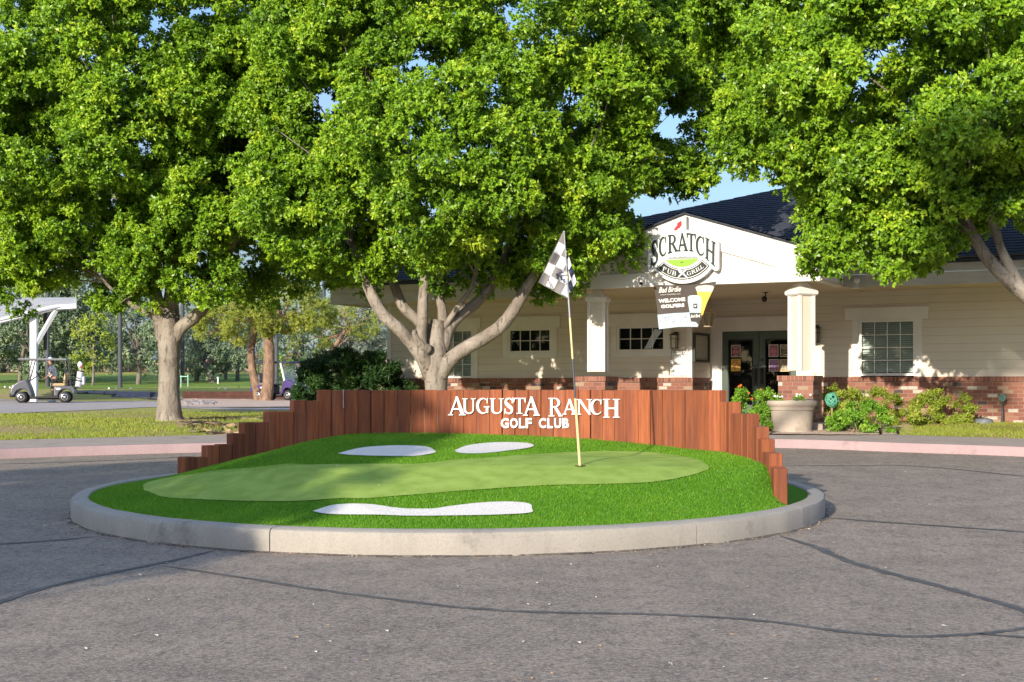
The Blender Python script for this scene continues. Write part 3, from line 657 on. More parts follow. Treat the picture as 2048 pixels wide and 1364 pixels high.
for c, x0, x1, t, b in (('A', 168, 335, 106, 282), ('U', 302, 432, 124, 270), ('G', 437, 566, 120, 268), ('U', 570, 704, 124, 270), ('S', 702, 800, 120, 270), ('T', 793, 908, 120, 268), ('A', 882, 1044, 108, 285),
                        ('R', 1125, 1255, 120, 292), ('A', 1258, 1395, 130, 275), ('N', 1392, 1540, 132, 276), ('C', 1525, 1642, 130, 278), ('H', 1645, 1800, 130, 305)):
    sub = MB(); k = (random.random() - .5) * .002
    q = [Z6(x0, t), Z6(x1, t), Z6(x1, b), Z6(x0, b)]
    put_glyph(sub, c, q, wallfn, .092 + k, .070)
    sub.build('letter', M['letter'], wall)
for word, x0, x1 in (('GOLF', 672, 975), ('CLUB', 1030, 1327)):
    ws = [.27, .27, .2, .22] if word == 'GOLF' else [.26, .21, .26, .24]; tot = sum(ws); xx = x0
    for ch, w in zip(word, ws):
        wd_ = (x1 - x0) * w / tot; sub = MB(); put_text(sub, ch, [Z6(xx + 3, 308), Z6(xx + wd_ - 8, 308), Z6(xx + wd_ - 8, 402), Z6(xx + 3, 402)], wallfn, .09, .07, .035); xx += wd_
        sub.build('letter', M['letter'], wall)
# bird droppings streak on one post
mb = MB(); mb.prism([(682, 779), (686, 779), (685, 790), (685.4, 806), (686, 814), (684, 817), (683.2, 806), (683.6, 792)], wallfn, .079, .074); mb.build('white_streak', mat('pale_streak', (.50, .44, .37), (.36, .26, .2), 60, .8), wall)

# ------------------------------------------------------------------ flagstick
def pf(px, py, dy=0.0): return P(px, py, hb[1] + dy)
fs = thing('flagstick', 'leaning golf flagstick with yellow and grey bands in the putting green', 'flagstick', (hb[0], hb[1], hz - .05))
fy, fg, fd = mat('yellow_pole', (.74, .60, .30), (.66, .52, .24), 9, .4), mat('grey_pole', (.34, .34, .36), rough=.4), mat('dark_pole_band', (.07, .07, .085), rough=.4)
bands = [(465, 545, fg, .0075), (545, 558, fy, .0085), (558, 636, fg, .0085), (636, 718, fy, .0105), (718, 797, fd, .0105), (797, 936, fy, .0135)]
for y0, y1, m_, r_ in bands:
    xx = lambda y: 1128 + 32 * (y - 465) / (934 - 465)
    a = MB(); a.tube([pf(xx(y0), y0), pf(xx(y1), y1)], r_, 12); a.build('pole_band', m_, fs, smooth=True)
a = MB(); a.ball(pf(1128, 464), .012); a.build('pole_tip', fg, fs, smooth=True)
Z7 = lambda x, y: (1040 + x / 6.822, 440 + y / 6.822)
fw, fk, fn_ = mat('flag_white', (.72, .71, .72), (.66, .66, .68), 3, .7, .2, .3, 9), mat('flag_grey', (.17, .155, .15), (.21, .195, .19), 4, .7, .2, .3, 9), mat('flag_navy', (.02, .025, .05), rough=.7)
def sheet_tri(A, B, C, na, nb, swap, yoff, amp, navy=False):
    """cloth triangle: A-C hem, C-B hem, A-B along the pole; checks run with the two hems"""
    A, B, C = map(np.array, (A, B, C)); a = MB(); n = 44
    def pt(al, be):
        q = C + al * (A - C) + be * (B - C); w = 1 - al - be
        return pf(*Z7(*q), yoff + amp * (math.sin(al * 9 + be * 5) * .6 + math.sin(be * 14 - al * 3) * .4) * min(1, 2.5 * (w + .05)) - .05 * w)
    for i in range(n):
        for j in range(n - i):
            for (p, q, r2) in (((i, j), (i + 1, j), (i, j + 1)), ((i + 1, j + 1), (i, j + 1), (i + 1, j))):
                if max(p[0] + p[1], q[0] + q[1], r2[0] + r2[1]) > n: continue
                al = (p[0] + q[0] + r2[0]) / 3 / n; be = (p[1] + q[1] + r2[1]) / 3 / n
                hem = al < .02 or be < .02
                a.mi = 1 if (hem or (int(al * na) + int(be * nb)) % 2 == swap) else 0
                if navy and a.mi == 1: a.mi = 2
                a.add([pt(p[0] / n, p[1] / n), pt(q[0] / n, q[1] / n), pt(r2[0] / n, r2[1] / n)], [(0, 1, 2)])
    return a
a = sheet_tri((590, 150), (655, 1078), (248, 852), 5, 4, 0, -.012, .035)
b = sheet_tri((635, 380), (660, 1035), (778, 850), 4, 2.6, 1, .035, .03, True)
a.v += b.v; off_ = len(a.v) - len(b.v); a.f += [tuple(i + off_ for i in f) for f in b.f]; a.m += b.m
fo = a.build('flag', [fw, fk, fn_], fs, smooth='all', label='checkered grey and white flag')
mk_ = MB()                                            # small dark swing marks printed on the cloth
for q in ([(480, 735), (600, 700), (610, 712), (500, 748)], [(540, 770), (575, 760), (585, 820), (560, 830)], [(395, 810), (430, 920), (418, 922), (385, 815)], [(500, 740), (520, 800), (508, 805), (488, 745)]):
    mk_.prism([Z7(*p) for p in q], lambda x, y, d: pf(x, y, d), -.085, -.083)
mk_.build('emblem', fn_, fs)
# ------------------------------------------------------------------ clubhouse (local frame: x along the facade, y into it, z up)
club = thing('clubhouse', 'cream clapboard clubhouse with gabled entrance porch and red brick base', 'building', O, -TH)
def cb(mb, name, m, parent=club, smooth=False, label=None): return mb.build(name, m, parent, smooth, local=True, label=label)
SL, SA, SB, SR, VA = -12.79, -4.458, -1.75, 13.0, 1.4
ZB, ZS = 1.63, 3.62
WIN = {'w1': (-11.36, -10.32, 1.70, 2.83), 'w2': (-9.21, -8.12, 2.31, 2.815), 'w3': (-6.275, -5.153, 2.31, 2.815), 'w4': (-.505, .604, 1.715, 2.838), 'w5': (5.2, 6.3, 1.715, 2.838)}
def siding(mb, s0, s1, z0, z1, holes, fn, row=.178):
    """lapped boards: every board leans out at its lower edge; fn(s, depth, z)"""
    z = z0
    while z < z1 - .01:
        zt = min(z + row, z1); cuts = [(s0, s1)]
        for h in holes:
            if h[3] > z + .02 and h[2] < zt - .02:
                nc = []
                for a, b in cuts:
                    if h[0] >= b or h[1] <= a: nc.append((a, b))
                    else:
                        if h[0] > a: nc.append((a, h[0]))
                        if h[1] < b: nc.append((h[1], b))
                cuts = nc
        for a, b in cuts:
            mb.add([fn(a, -.021, z + .003), fn(b, -.021, z + .003), fn(b, -.010, zt), fn(a, -.010, zt), fn(a, 0, z), fn(b, 0, z), fn(a, 0, z + .003), fn(b, 0, z + .003), fn(a, -.010, z), fn(b, -.010, z)], [(0, 1, 2, 3), (6, 7, 1, 0), (8, 9, 5, 4)])
        z += row
mb = MB()
hl = [(a - .02, b + .02, c - .02, d + .02) for a, b, c, d in WIN.values()]
siding(mb, SL, SA, ZB, ZS, hl, lambda s, d, z: (s, d, z))
siding(mb, SB, SR, ZB, ZS, hl, lambda s, d, z: (s, d, z))
siding(mb, 0, VA, ZB, ZS, [], lambda s, d, z: (SA - d, s, z))
siding(mb, SA, SB, ZB, ZS, [(-4.48, -1.72, 0, 3.07)], lambda s, d, z: (s, VA + d, z))
siding(mb, 0, VA, ZB, ZS, [], lambda s, d, z: (SB + d, VA - s, z))
siding(mb, 0, 14, ZB, ZS, [], lambda s, d, z: (SL + d, 14 - s, z))
cb(mb, 'wall', M['siding'])
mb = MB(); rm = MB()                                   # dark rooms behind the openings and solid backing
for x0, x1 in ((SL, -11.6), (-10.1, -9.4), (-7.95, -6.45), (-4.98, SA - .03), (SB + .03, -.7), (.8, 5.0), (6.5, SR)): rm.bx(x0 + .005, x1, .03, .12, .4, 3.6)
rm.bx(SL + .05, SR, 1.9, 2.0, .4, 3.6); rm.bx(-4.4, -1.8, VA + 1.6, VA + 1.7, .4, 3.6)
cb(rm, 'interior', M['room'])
# brick base with a vertical soldier course on top
bk, cp = MB(), MB()
def base(x0, x1, y0, y1, z1=ZB - .108): bk.bx(x0, x1, y0, y1, .25, z1)
for x0, x1 in ((SL - .05, SA + .06), (SB - .06, SR)):
    bk.bx(x0, x1, -.10, .0, .25, ZB - .1); cp.bx(x0 - .015, x1 + .015, -.125, .0, ZB - .1, ZB + .004)
bk.bx(SA + .005, SA + .06, .003, VA - .25, .25, ZB - .1); cp.bx(SA + .005, SA + .075, .003, VA - .25, ZB - .1, ZB + .004)
cb(bk, 'brick_base', M['brick']); cb(cp, 'brick_course', M['cap'])
# corner boards
mb = MB()
mb.bx(SA - .11, SA + .022, -.028, .11, ZB + .006, ZS); cb(mb, 'corner_board', M['trim']); mb = MB(); mb.bx(SL - .02, SL + .1, -.03, .1, ZB + .006, ZS); cb(mb, 'corner_board', M['trim']); mb = MB(); mb.bx(SB - .022, SB + .1, -.028, .1, ZB + .006, ZS); cb(mb, 'corner_board', M['trim'])
def window(k, cols, rows_, header, blind=False, dropz=.17, sill=True, side=.2, label=None):
    s0, s1, z0, z1 = WIN[k]; a = MB(); e = .004
    fo_ = -.045
    a.bx(s0 - side - .0, s0 - .06, fo_, .01, z0 - dropz, z1 + .055); a.bx(s1 + .06, s1 + side, fo_, .01, z0 - dropz, z1 + .055)
    if dropz > .1: a.bx(s0 - .058, s1 + .058, fo_ + .003, .01, z0 - dropz, z0 - .06)
    h0, h1 = header; a.bx(h0, h1, fo_ - .02, .01, z1 + .057, 3.137); a.bx(h0 - .015, h1 + .015, fo_ - .034, .01, 3.139, 3.165)
    fr = cb(a, 'window', M['trim'], label=label)
    a = MB(); w = .055
    a.bx(s0 - .058, s0, -.03, .06, z0 - .058, z1 + .055); a.bx(s1, s1 + .058, -.03, .06, z0 - .058, z1 + .055)
    a.bx(s0, s1, -.029, .06, z0 - .058, z0); a.bx(s0, s1, -.029, .06, z1, z1 + .055)
    cb(a, 'frame', M['trim'], fr)
    a = MB()
    for i in range(1, cols): x = s0 + (s1 - s0) * i / cols; a.bx(x - .009, x + .009, -.004, .016, z0, z1)
    for j in range(1, rows_): z = z0 + (z1 - z0) * j / rows_; a.bx(s0, s1, -.0025, .0145, z - .009, z + .009)
    cb(a, 'glazing_bars', M['trim'], fr)
    a = MB(); a.add([(s0, .03, z0), (s1, .03, z0), (s1, .03, z1), (s0, .03, z1)], [(0, 1, 2, 3)]); cb(a, 'pane', M['glass'], fr)
    if blind:
        a = MB(); z = z0 + .02
        while z < z1:
            a.add([(s0, .09, z), (s1, .09, z), (s1, .12, z + .042), (s0, .12, z + .042)], [(0, 1, 2, 3)]); z += .05
        cb(a, 'blind', M['blind'], fr)
    else:
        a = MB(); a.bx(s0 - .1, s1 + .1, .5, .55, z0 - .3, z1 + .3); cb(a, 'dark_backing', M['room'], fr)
window('w1', 4, 4, (-11.68, -10.04), True, .065); window('w2', 4, 2, (-9.53, -7.83)); window('w3', 4, 2, (-6.60, -4.86)); window('w4', 4, 4, (-.865, .935), True, .07); window('w5', 4, 4, (4.85, 6.65), True, .07)
# white paper stuck across the small window next to the porch
mb = MB(); z4 = lambda x, y: (1040 + x / 4.6545, 420 + y / 4.6545)
mb.prism([bp(*z4(*p), .024) for p in [(1255, 1105), (1325, 1125), (1300, 1160), (1262, 1210), (1240, 1262), (1215, 1292), (1155, 1292), (1180, 1250), (1222, 1170)]], lambda x, y, d: bw(x, d, y), .018, .026)
tag(mb.build('paper_banner', mat('pale_blue_paper', (.55, .62, .70), (.5, .56, .64), 8, .8), origin=bw(-5.5, .02, 2.5)), 'pale blue torn paper strip taped across the small window beside the lantern', 'paper')
# doors: frame, two green leaves with dark glass and pull handles
dz0, dz1 = .73, 2.752
a = MB(); a.bx(-4.44, -4.19, VA - .05, VA - .005, .7, 3.07); a.bx(-2.30, -2.06, VA - .05, VA - .005, .7, 3.07); a.bx(-4.188, -2.302, VA - .052, VA - .005, 2.80, 3.07); a.bx(-4.47, -2.03, VA - .075, VA - .005, 3.072, 3.10)
a.bx(-4.188, -4.157, VA - .03, VA + .08, .7, 2.798); a.bx(-2.333, -2.302, VA - .03, VA + .08, .7, 2.798); a.bx(-4.156, -2.334, VA - .031, VA + .08, dz1 + .005, 2.798)
cb(a, 'door_surround', M['trim'])
for s0, s1, hs in ((-4.152, -3.252, 1), (-3.240, -2.338, -1)):
    a = MB(); st = .145
    a.bx(s0, s0 + st, VA, VA + .045, dz0, dz1); a.bx(s1 - st, s1, VA, VA + .045, dz0, dz1); a.bx(s0 + st, s1 - st, VA + .002, VA + .043, dz1 - .2, dz1); a.bx(s0 + st, s1 - st, VA + .002, VA + .043, dz0, dz0 + .25)
    d = cb(a, 'door', M['dgreen'])
    a = MB(); a.add([(s0 + st, VA + .02, dz0 + .25), (s1 - st, VA + .02, dz0 + .25), (s1 - st, VA + .02, dz1 - .2), (s0 + st, VA + .02, dz1 - .2)], [(0, 1, 2, 3)]); cb(a, 'door_glass', M['glass'], d)
    a = MB(); a.bx(s0 + st - .012, s0 + st + .02, VA - .006, VA + .001, dz0 + .25, dz1 - .2); a.bx(s1 - st - .02, s1 - st + .012, VA - .006, VA + .001, dz0 + .25, dz1 - .2); a.bx(s0 + st + .02, s1 - st - .02, VA - .006, VA + .001, dz1 - .225, dz1 - .19); cb(a, 'glazing_bead', M['black'], d)
    xh = s1 - .07 if hs > 0 else s0 + .07
    a = MB(); a.bx(xh - .055, xh + .055, VA - .007, VA - .001, 1.43, 1.93); a.tube([(xh, VA - .01, 1.5), (xh, VA - .06, 1.53), (xh, VA - .06, 1.82), (xh, VA - .01, 1.85)], .013, 8); cb(a, 'handle', M['black'], d)
    if hs < 0: a = MB(); a.lathe((xh, VA - .002, 2.06), [(.03, 0), (.03, -.012), (.018, -.02)], 14, 'y'); cb(a, 'lock', M['black'], d)
# eaves, soffits, fascias
a = MB()
a.bx(-13.3, -6.05, -1.80, .0, 3.53, 3.56); a.bx(-.47, SR + .5, -1.80, .0, 3.53, 3.56); a.bx(-6.04, -.48, -3.70, VA, 3.515, 3.545); a.bx(-13.3, SL, .002, 14, 3.53, 3.56)
cb(a, 'soffit', M['soffit'])
a = MB()
for x0, x1 in ((-13.35, -6.02), (-.50, SR + .6)):
    a.bx(x0, x1, -1.85, -1.80, 3.49, 3.745); a.bx(x0, x1, -1.875, -1.80, 3.752, 4.0); a.bx(x0, x1, -1.895, -1.80, 4.003, 4.04)
a.bx(-13.35, -13.30, -1.799, 14, 3.49, 4.0)
cb(a, 'fascia', M['fascia'])
# main roof with its left hip
a = MB(); ru = np.array([1.6, 7.0, 7.76]); e0 = np.array([-13.5, -1.95, 4.02]); rr_ = np.array([SR + 1, 7.0, 7.76]); e1 = np.array([SR + 1, -1.95, 4.02])
def slab(mb, pts, t):
    n = len(pts); mb.add([tuple(p) for p in pts] + [(p[0], p[1], p[2] - t) for p in pts], [tuple(range(n)), tuple(range(2 * n - 1, n - 1, -1))] + [(i, n + i, n + (i + 1) % n, (i + 1) % n) for i in range(n)])
def shingles(mb, A, B, C, D, rows_):                   # A-B eave, D-C ridge: stepped courses
    A, B, C, D = map(np.array, (A, B, C, D)); nrm = np.cross(B - A, D - A); nrm = nrm / np.linalg.norm(nrm)
    for i in range(rows_):
        t0, t1 = i / rows_, (i + 1) / rows_; p, q, r2, s2 = A + (D - A) * t0, B + (C - B) * t0, B + (C - B) * t1, A + (D - A) * t1
        mb.add([p + nrm * .022, q + nrm * .022, r2 + nrm * .006, s2 + nrm * .006, p, q], [(0, 1, 2, 3), (4, 5, 1, 0)])
shingles(a, e0, e1, rr_, ru, 52)
shingles(a, (-13.5, 16, 4.02), e0, ru, ru + np.array([0, 1.0, 0]), 40)
slab(a, [e0 - [0, 0, .03], e1 - [0, 0, .03], rr_ - [0, 0, .03], ru - [0, 0, .03]], .08); a.add([tuple(ru), tuple(rr_), (SR + 1, 16, 4), (1.6, 16, 4)], [(0, 1, 2, 3)])
cb(a, 'roof', M['roof'])
# gabled porch
GA, GV = -3.266, -3.78; GL, GR = -6.03, -.50; AZ, EZ = 4.955, 4.075; sl_ = (AZ - EZ) / (GR + .02 - GA)
a = MB()
a.bx(GL, GR, GV, -3.62, 3.5, 3.785); a.bx(GL, GL + .16, -3.618, -1.86, 3.502, 4.0); a.bx(GR - .16, GR, -3.618, -1.86, 3.502, 4.0)
pb = cb(a, 'porch_beam', M['trim'])
a = MB(); tri = lambda x: AZ - .03 - abs(x - GA) * sl_
z = 3.79
while z < AZ - .1:
    zt = z + .17; hw = (AZ - .02 - z) / sl_; hw2 = max((AZ - .02 - zt) / sl_, .02)
    x0, x1, x2, x3 = max(GL + .002, GA - hw), min(GR - .002, GA + hw), min(GR - .002, GA + hw2), max(GL + .002, GA - hw2)
    a.add([(x0, GV + .03, z), (x1, GV + .03, z), (x2, GV + .045, zt), (x3, GV + .045, zt), (x0, GV + .045, z), (x1, GV + .045, z)], [(0, 1, 2, 3), (4, 5, 1, 0)]); z = zt
cb(a, 'gable', M['gable'])
for nm, off, th_, dv, ex in (('rake_board', 0.0, .33, .012, .15), ('rake_board', .335, .22, .012, -.9)):
    for sg in (-1, 1):
        a = MB(); x1 = GA + sg * ((GR - GA) + ex); zt = lambda x: AZ - off - abs(x - GA) * sl_
        v0 = GV - (.035 if off == 0 else .012)
        pts = [(GA, zt(GA)), (x1, zt(x1)), (x1, zt(x1) - th_), (GA, zt(GA) - th_)]
        if off > 0: xt = lambda h: GA + sg * (AZ - h - 3.788) / sl_; pts = [(GA, zt(GA)), (xt(off), 3.788), (xt(off + th_), 3.788), (GA, zt(GA) - th_)]
        a.prism(pts, lambda x, y, d: (x, d, y), v0 - (.001 if sg > 0 else 0), GV + .028); cb(a, nm, M['trim'])
a = MB(); bkv = 3.0
for sg in (-1, 1):
    xe = GA + sg * ((GR - GA) + .22); ze = AZ - abs(xe - GA) * sl_
    A_, B_, C_, D_ = (xe, GV - .12, ze + .035), (xe, bkv, ze + .035), (GA, bkv, AZ + .035), (GA, GV - .12, AZ + .035)
    if sg > 0: shingles(a, A_, B_, C_, D_, 18)
    else: shingles(a, B_, A_, D_, C_, 18)
    slab(a, [np.array(q) - [0, 0, .004] for q in (A_, B_, C_, D_)], .03)
cb(a, 'porch_roof', M['roof'])
a = MB(); a.bx(-6.4, -.3, -4.4, VA + .2, .45, .705); cb(a, 'porch_floor', M['pave'])
# columns on brick piers, turned on their piers
for nm, cs, cv in (('c', -.99, -3.32), ('c', -5.42, -3.32)):
    w = .335; rot = Matrix.Rotation(R(-38 if cs > -3 else 10), 4, 'Z')
    a = MB(); a.box((cs, cv, (ZB + 3.27) / 2 + .06), (w, w, 3.27 - ZB - .1), rot); cl = cb(a, 'column', M['siding'])
    a = MB(); e = w / 2
    for i in (-1, 1):
        for j in (-1, 1):
            p = rot @ Vector((i * e, j * e, 0)); a.box((cs + p.x * .97, cv + p.y * .97, (ZB + 3.27) / 2 + .05), (.062, .062, 3.27 - ZB - .12), rot)
    cb(a, 'column_trim', M['trim'], cl)
    a = MB()
    def ring(w1, z1, w2, z2):
        c4 = [(-1, -1), (1, -1), (1, 1), (-1, 1)]; b0 = [rot @ Vector((i * w1 / 2, j * w1 / 2, 0)) for i, j in c4]; b1 = [rot @ Vector((i * w2 / 2, j * w2 / 2, 0)) for i, j in c4]
        a.add([(cs + p.x, cv + p.y, z1) for p in b0] + [(cs + p.x, cv + p.y, z2) for p in b1], [(0, 1, 5, 4), (1, 2, 6, 5), (2, 3, 7, 6), (3, 0, 4, 7), (3, 2, 1, 0), (4, 5, 6, 7)])
    ring(.40, 3.24, .47, 3.27); ring(.47, 3.272, .47, 3.33); ring(.468, 3.332, .26, 3.42); ring(.258, 3.422, .16, 3.51)
    cb(a, 'capital', M['trim'], cl)
    a = MB(); pw = .70; a.bx(cs - pw / 2, cs + pw / 2, cv - pw / 2 - .1, cv + pw / 2 - .1, .4, ZB - .1); pr = cb(a, 'pier', M['brick'])
    a = MB(); a.bx(cs - pw / 2 - .02, cs + pw / 2 + .02, cv - pw / 2 - .12, cv + pw / 2 - .08, ZB - .098, ZB + .006); cb(a, 'pier_cap', M['cap'], pr)

# ------------------------------------------------------------------ pub sign on the gable
SV = GV - .17
sgn = thing('pub_sign', 'arched white pub sign with green golf hole emblem mounted on the gable', 'sign', bw(-3.28, SV, 3.5))
Z2 = lambda p: bp(1280 + p[0] / 9.744, 430 + p[1] / 9.744, SV)
def sf(x, y, d):
    s_, z_ = bp(1280 + x / 9.744, 430 + y / 9.744, SV); return bw(s_, SV - d, z_)
swht, sblk, slim, sgry = mat('sign_white', (.72, .74, .74), rough=.4), mat('sign_black', (.012, .018, .018), rough=.35), mat('sign_lime', (.22, .55, .03), rough=.4), mat('sign_grey', (.25, .27, .28), rough=.5)
sred = mat('sign_red', (.42, .015, .02), rough=.35); sgrn = mat('sign_bevel_green', (.20, .33, .26), rough=.4)
def arcpts(a, m, b, n):                               # circle arc through three points
    a, m, b = map(np.array, (a, m, b)); A = np.array([b - a, m - a]) * 2; c = np.linalg.solve(A, [b @ b - a @ a, m @ m - a @ a]); r = np.linalg.norm(a - c)
    t0, tm, t1 = [math.atan2(*(p - c)[::-1]) for p in (a, m, b)]
    while tm < t0: tm += 2 * math.pi
    while t1 < t0: t1 += 2 * math.pi
    if tm > t1: t0 += 2 * math.pi
    return [tuple(c + r * np.array([math.cos(t), math.sin(t)])) for t in np.linspace(t0, t1, n)]
edge = [(175, 1085), (163, 1000), (163, 570), (185, 530)] + arcpts((300, 440), (860, 302), (1400, 430), 24)[0:] + [(1500, 480), (1530, 525), (1528, 1030), (1510, 1075), (1475, 1085), (1445, 1065), (1395, 1025)] + arcpts((1345, 1085), (850, 1328), (300, 1065), 30) + [(285, 1052), (235, 1105), (200, 1118)]
a = MB(); a.prism(edge, sf, 0, -.13); a.build('sign_panel', swht, sgn)
a = MB(); inn = [(205, 1060), (190, 990), (190, 590), (215, 550)] + [(x, y + 22) for x, y in arcpts((320, 445), (860, 310), (1385, 432), 20)] + [(1470, 500), (1500, 545), (1500, 1020)]
for e_ in (edge,):
    n = len(e_); 
    for i in range(n):
        p, q = e_[i], e_[(i + 1) % n]; a.tube([sf(*p, .004), sf(*q, .004)], .012, 6)
a.build('sign_rim', swht, sgn, smooth=True)
def ann(p_out, p_in, m_, d, nm, e0=None, e1=None):
    o1, i1 = arcpts(*p_out, 26), arcpts(*p_in, 26); b = MB(); pts = [[sf(*p, d) for p in o1], [sf(*p, d) for p in i1]]; b.grid(pts); return b.build(nm, m_, sgn)
ann(((1360, 990), (850, 1262), (318, 1035)), ((1208, 868), (835, 1050), (462, 900)), sblk, .004, 'ribbon')
ann(((1330, 992), (850, 1240), (345, 1035)), ((1208, 888), (835, 1068), (466, 920)), swht, .007, 'ribbon_line')
ann(((1315, 992), (850, 1226), (360, 1035)), ((1208, 902), (835, 1082), (470, 934)), sblk, .010, 'ribbon_field')
a = MB(); a.prism(arcpts((1150, 848), (830, 1012), (497, 878), 24), sf, .006, .001); a.build('green_emblem', slim, sgn)
a = MB(); a.prism([(780, 918), (815, 908), (855, 915), (850, 925), (815, 930), (785, 927)], sf, .008, .0065); a.build('hole_mark', sblk, sgn)
a = MB(); a.prism([(545, 780), (640, 725), (750, 700), (880, 700), (1000, 715), (1080, 750), (1150, 800), (1150, 840), (830, 855), (497, 870)], sf, .003, .0005); a.build('skyline', swht, sgn)
a = MB()
for k in range(26):
    x = 560 + k * 22 + random.random() * 10; h = 30 + 45 * random.random(); y0 = 862 - (x - 560) * .03; w = 14 + 12 * random.random()
    a.prism([(x - w, y0), (x + w, y0), (x + w * .6, y0 - h * .6), (x, y0 - h), (x - w * .7, y0 - h * .5)], sf, .0045 + .0001 * k, .0032)
a.build('tree_line', sgry, sgn)
LET = [('S', (232, 505), (365, 478), (378, 900), (205, 1040)), ('C', (378, 440), (532, 408), (540, 770), (380, 830)), ('R', (552, 395), (728, 368), (742, 702), (552, 752)), ('A', (752, 345), (905, 340), (945, 700), (742, 706)),
       ('T', (918, 348), (1095, 372), (1085, 712), (930, 695)), ('C', (1098, 398), (1270, 420), (1275, 810), (1098, 765)), ('H', (1282, 430), (1480, 535), (1470, 1010), (1280, 835))]
for c, tl, tr, br, bl in LET:
    a = MB(); sh = lambda p: (p[0] - 14, p[1] + 9); put_glyph(a, c, [sh(tl), sh(tr), sh(br), sh(bl)], sf, .010, .001); a.build('letter_shade', sgrn, sgn)
    a = MB(); put_glyph(a, c, (tl, tr, br, bl), sf, .034, .018); a.build('letter', sblk, sgn)
for c, q in (('P', [(462, 1002), (540, 1033), (512, 1112), (438, 1080)]), ('U', [(550, 1042), (630, 1076), (606, 1162), (526, 1126)]), ('B', [(640, 1080), (725, 1106), (712, 1190), (620, 1166)]),
             ('G', [(912, 1112), (992, 1086), (1008, 1166), (926, 1186)]), ('R', [(1000, 1082), (1072, 1050), (1100, 1120), (1018, 1156)]), ('I', [(1078, 1046), (1118, 1028), (1142, 1096), (1102, 1116)]), ('L', [(1124, 1022), (1165, 1000), (1197, 1060), (1148, 1088)]), ('L', [(1172, 990), (1212, 965), (1248, 1026), (1196, 1060)])):
    a = MB(); put_glyph(a, c, q, sf, .016, .0105); a.build('small_letter', swht, sgn)
a = MB(); a.prism([(745, 1075), (785, 1058), (945, 1225), (930, 1240)], sf, .016, .0105); a.prism([(885, 1075), (912, 1070), (930, 1062), (800, 1180), (765, 1215), (728, 1240), (760, 1180)], sf, .0175, .0105); a.prism([(748, 1062), (800, 1070), (826, 1120), (790, 1140), (762, 1110)], sf, .019, .0105); a.build('crossed_utensils', swht, sgn)
a = MB(); a.prism([(882, 20), (912, 30), (914, 300), (884, 300)], sf, .0, -.10); a.build('emblem_pole', sgry, sgn)
a = MB(); a.prism([(640, 325), (655, 265), (700, 200), (705, 160), (790, 85), (870, 20), (880, 20), (880, 305), (760, 310)], sf, -.02, -.10); a.build('emblem_flag', swht, sgn)
a = MB(); a.prism([(655, 270), (715, 205), (720, 160), (800, 100), (812, 190), (770, 250), (735, 265), (720, 300), (680, 325)], sf, -.012, -.0195); a.build('emblem_patch', sred, sgn)

# ------------------------------------------------------------------ cloth banner below the sign
bnr = thing('welcome_banner', 'brown and pale blue cloth banner welcoming golfers hung under the pub sign', 'banner', bw(-3.3, GV - .1, 2.7))
def bf(x, y, d):
    s_, z_ = bp(1290 + x / 11.37, 550 + y / 11.37, GV - .12); t = max(0, min(1, (y - 180) / 1050)); u_ = max(0, min(1, (x - 195) / 1445))
    bul = .05 * math.sin(t * 3.1) * math.sin(u_ * 5) + .10 * t * t * (u_ - .5) + .02 * math.sin(u_ * 12 + t * 4)
    return bw(s_, GV - .12 + bul - d, z_)
btau, bblu, bwh = mat('banner_taupe', (.075, .064, .058), (.085, .072, .065), 4, .75, .2), mat('banner_pale_blue', (.40, .48, .54), (.37, .45, .51), 4, .75, .2), mat('banner_white', (.78, .77, .74), rough=.75)
byel, bfoam, bdk = mat('banner_yellow', (.58, .42, .06), (.62, .46, .08), 5, .7), mat('banner_foam', (.45, .44, .41), (.5, .49, .46), 12, .7), mat('banner_dark', (.05, .045, .045), rough=.7)
qm = quadmap((195, 215), (1640, 145), (1200, 1190), (340, 1245))
def sag(x, y): p = qm(x, y); return (p[0], p[1] + 45 * math.sin(math.pi * x) * (y ** 3) - 30 * math.sin(math.pi * x) * (1 - y) ** 3)
a = MB(); a.grid([[bf(*sag(i / 30, j / 24), 0) for j in range(25)] for i in range(31)]); a.build('banner_cloth', btau, bnr, smooth='all')
def bpoly(m_, poly, d, nm):                            # thin printed area following the cloth
    b = MB(); poly = [np.array(p, float) for p in poly]; c = sum(poly) / len(poly); rings = []
    dens = []
    for p, q in zip(poly, poly[1:] + poly[:1]):
        for t in np.linspace(0, 1, 6, endpoint=False): dens.append(p + (q - p) * t)
    dens.append(dens[0])
    b.grid([[bf(*(c + (p - c) * k), d) for p in dens] for k in (1, .75, .5, .25, .02)]); return b.build(nm, m_, bnr, smooth='all')
bpoly(bblu, [(290, 905), (640, 865), (1015, 845), (1215, 1140), (1200, 1178), (760, 1178), (342, 1235)], .006, 'blue_field')
bpoly(byel, [(1180, 375), (1545, 375), (1425, 640), (1330, 900), (1300, 930), (1240, 640)], .006, 'beer_glass'); bpoly(bfoam, [(1140, 285), (1200, 245), (1400, 228), (1555, 245), (1580, 290), (1545, 385), (1185, 385)], .009, 'beer_foam')
bpoly(bblu, [(965, 490), (1020, 460), (1220, 460), (1290, 510), (1310, 620), (1285, 870), (1015, 865), (960, 600)], .012, 'can'); bpoly(bdk, [(1015, 862), (1285, 866), (1255, 1078), (1055, 1055)], .015, 'can_base')
bpoly(bdk, [(1105, 655), (1205, 655), (1205, 760), (1110, 760)], .016, 'can_badge'); bpoly(bwh, [(1155, 735), (1125, 700), (1130, 680), (1155, 692), (1178, 680), (1185, 700)], .019, 'heart')
bpoly(bwh, [(1065, 470), (1200, 470), (1215, 500), (1060, 500)], .016, 'can_top')
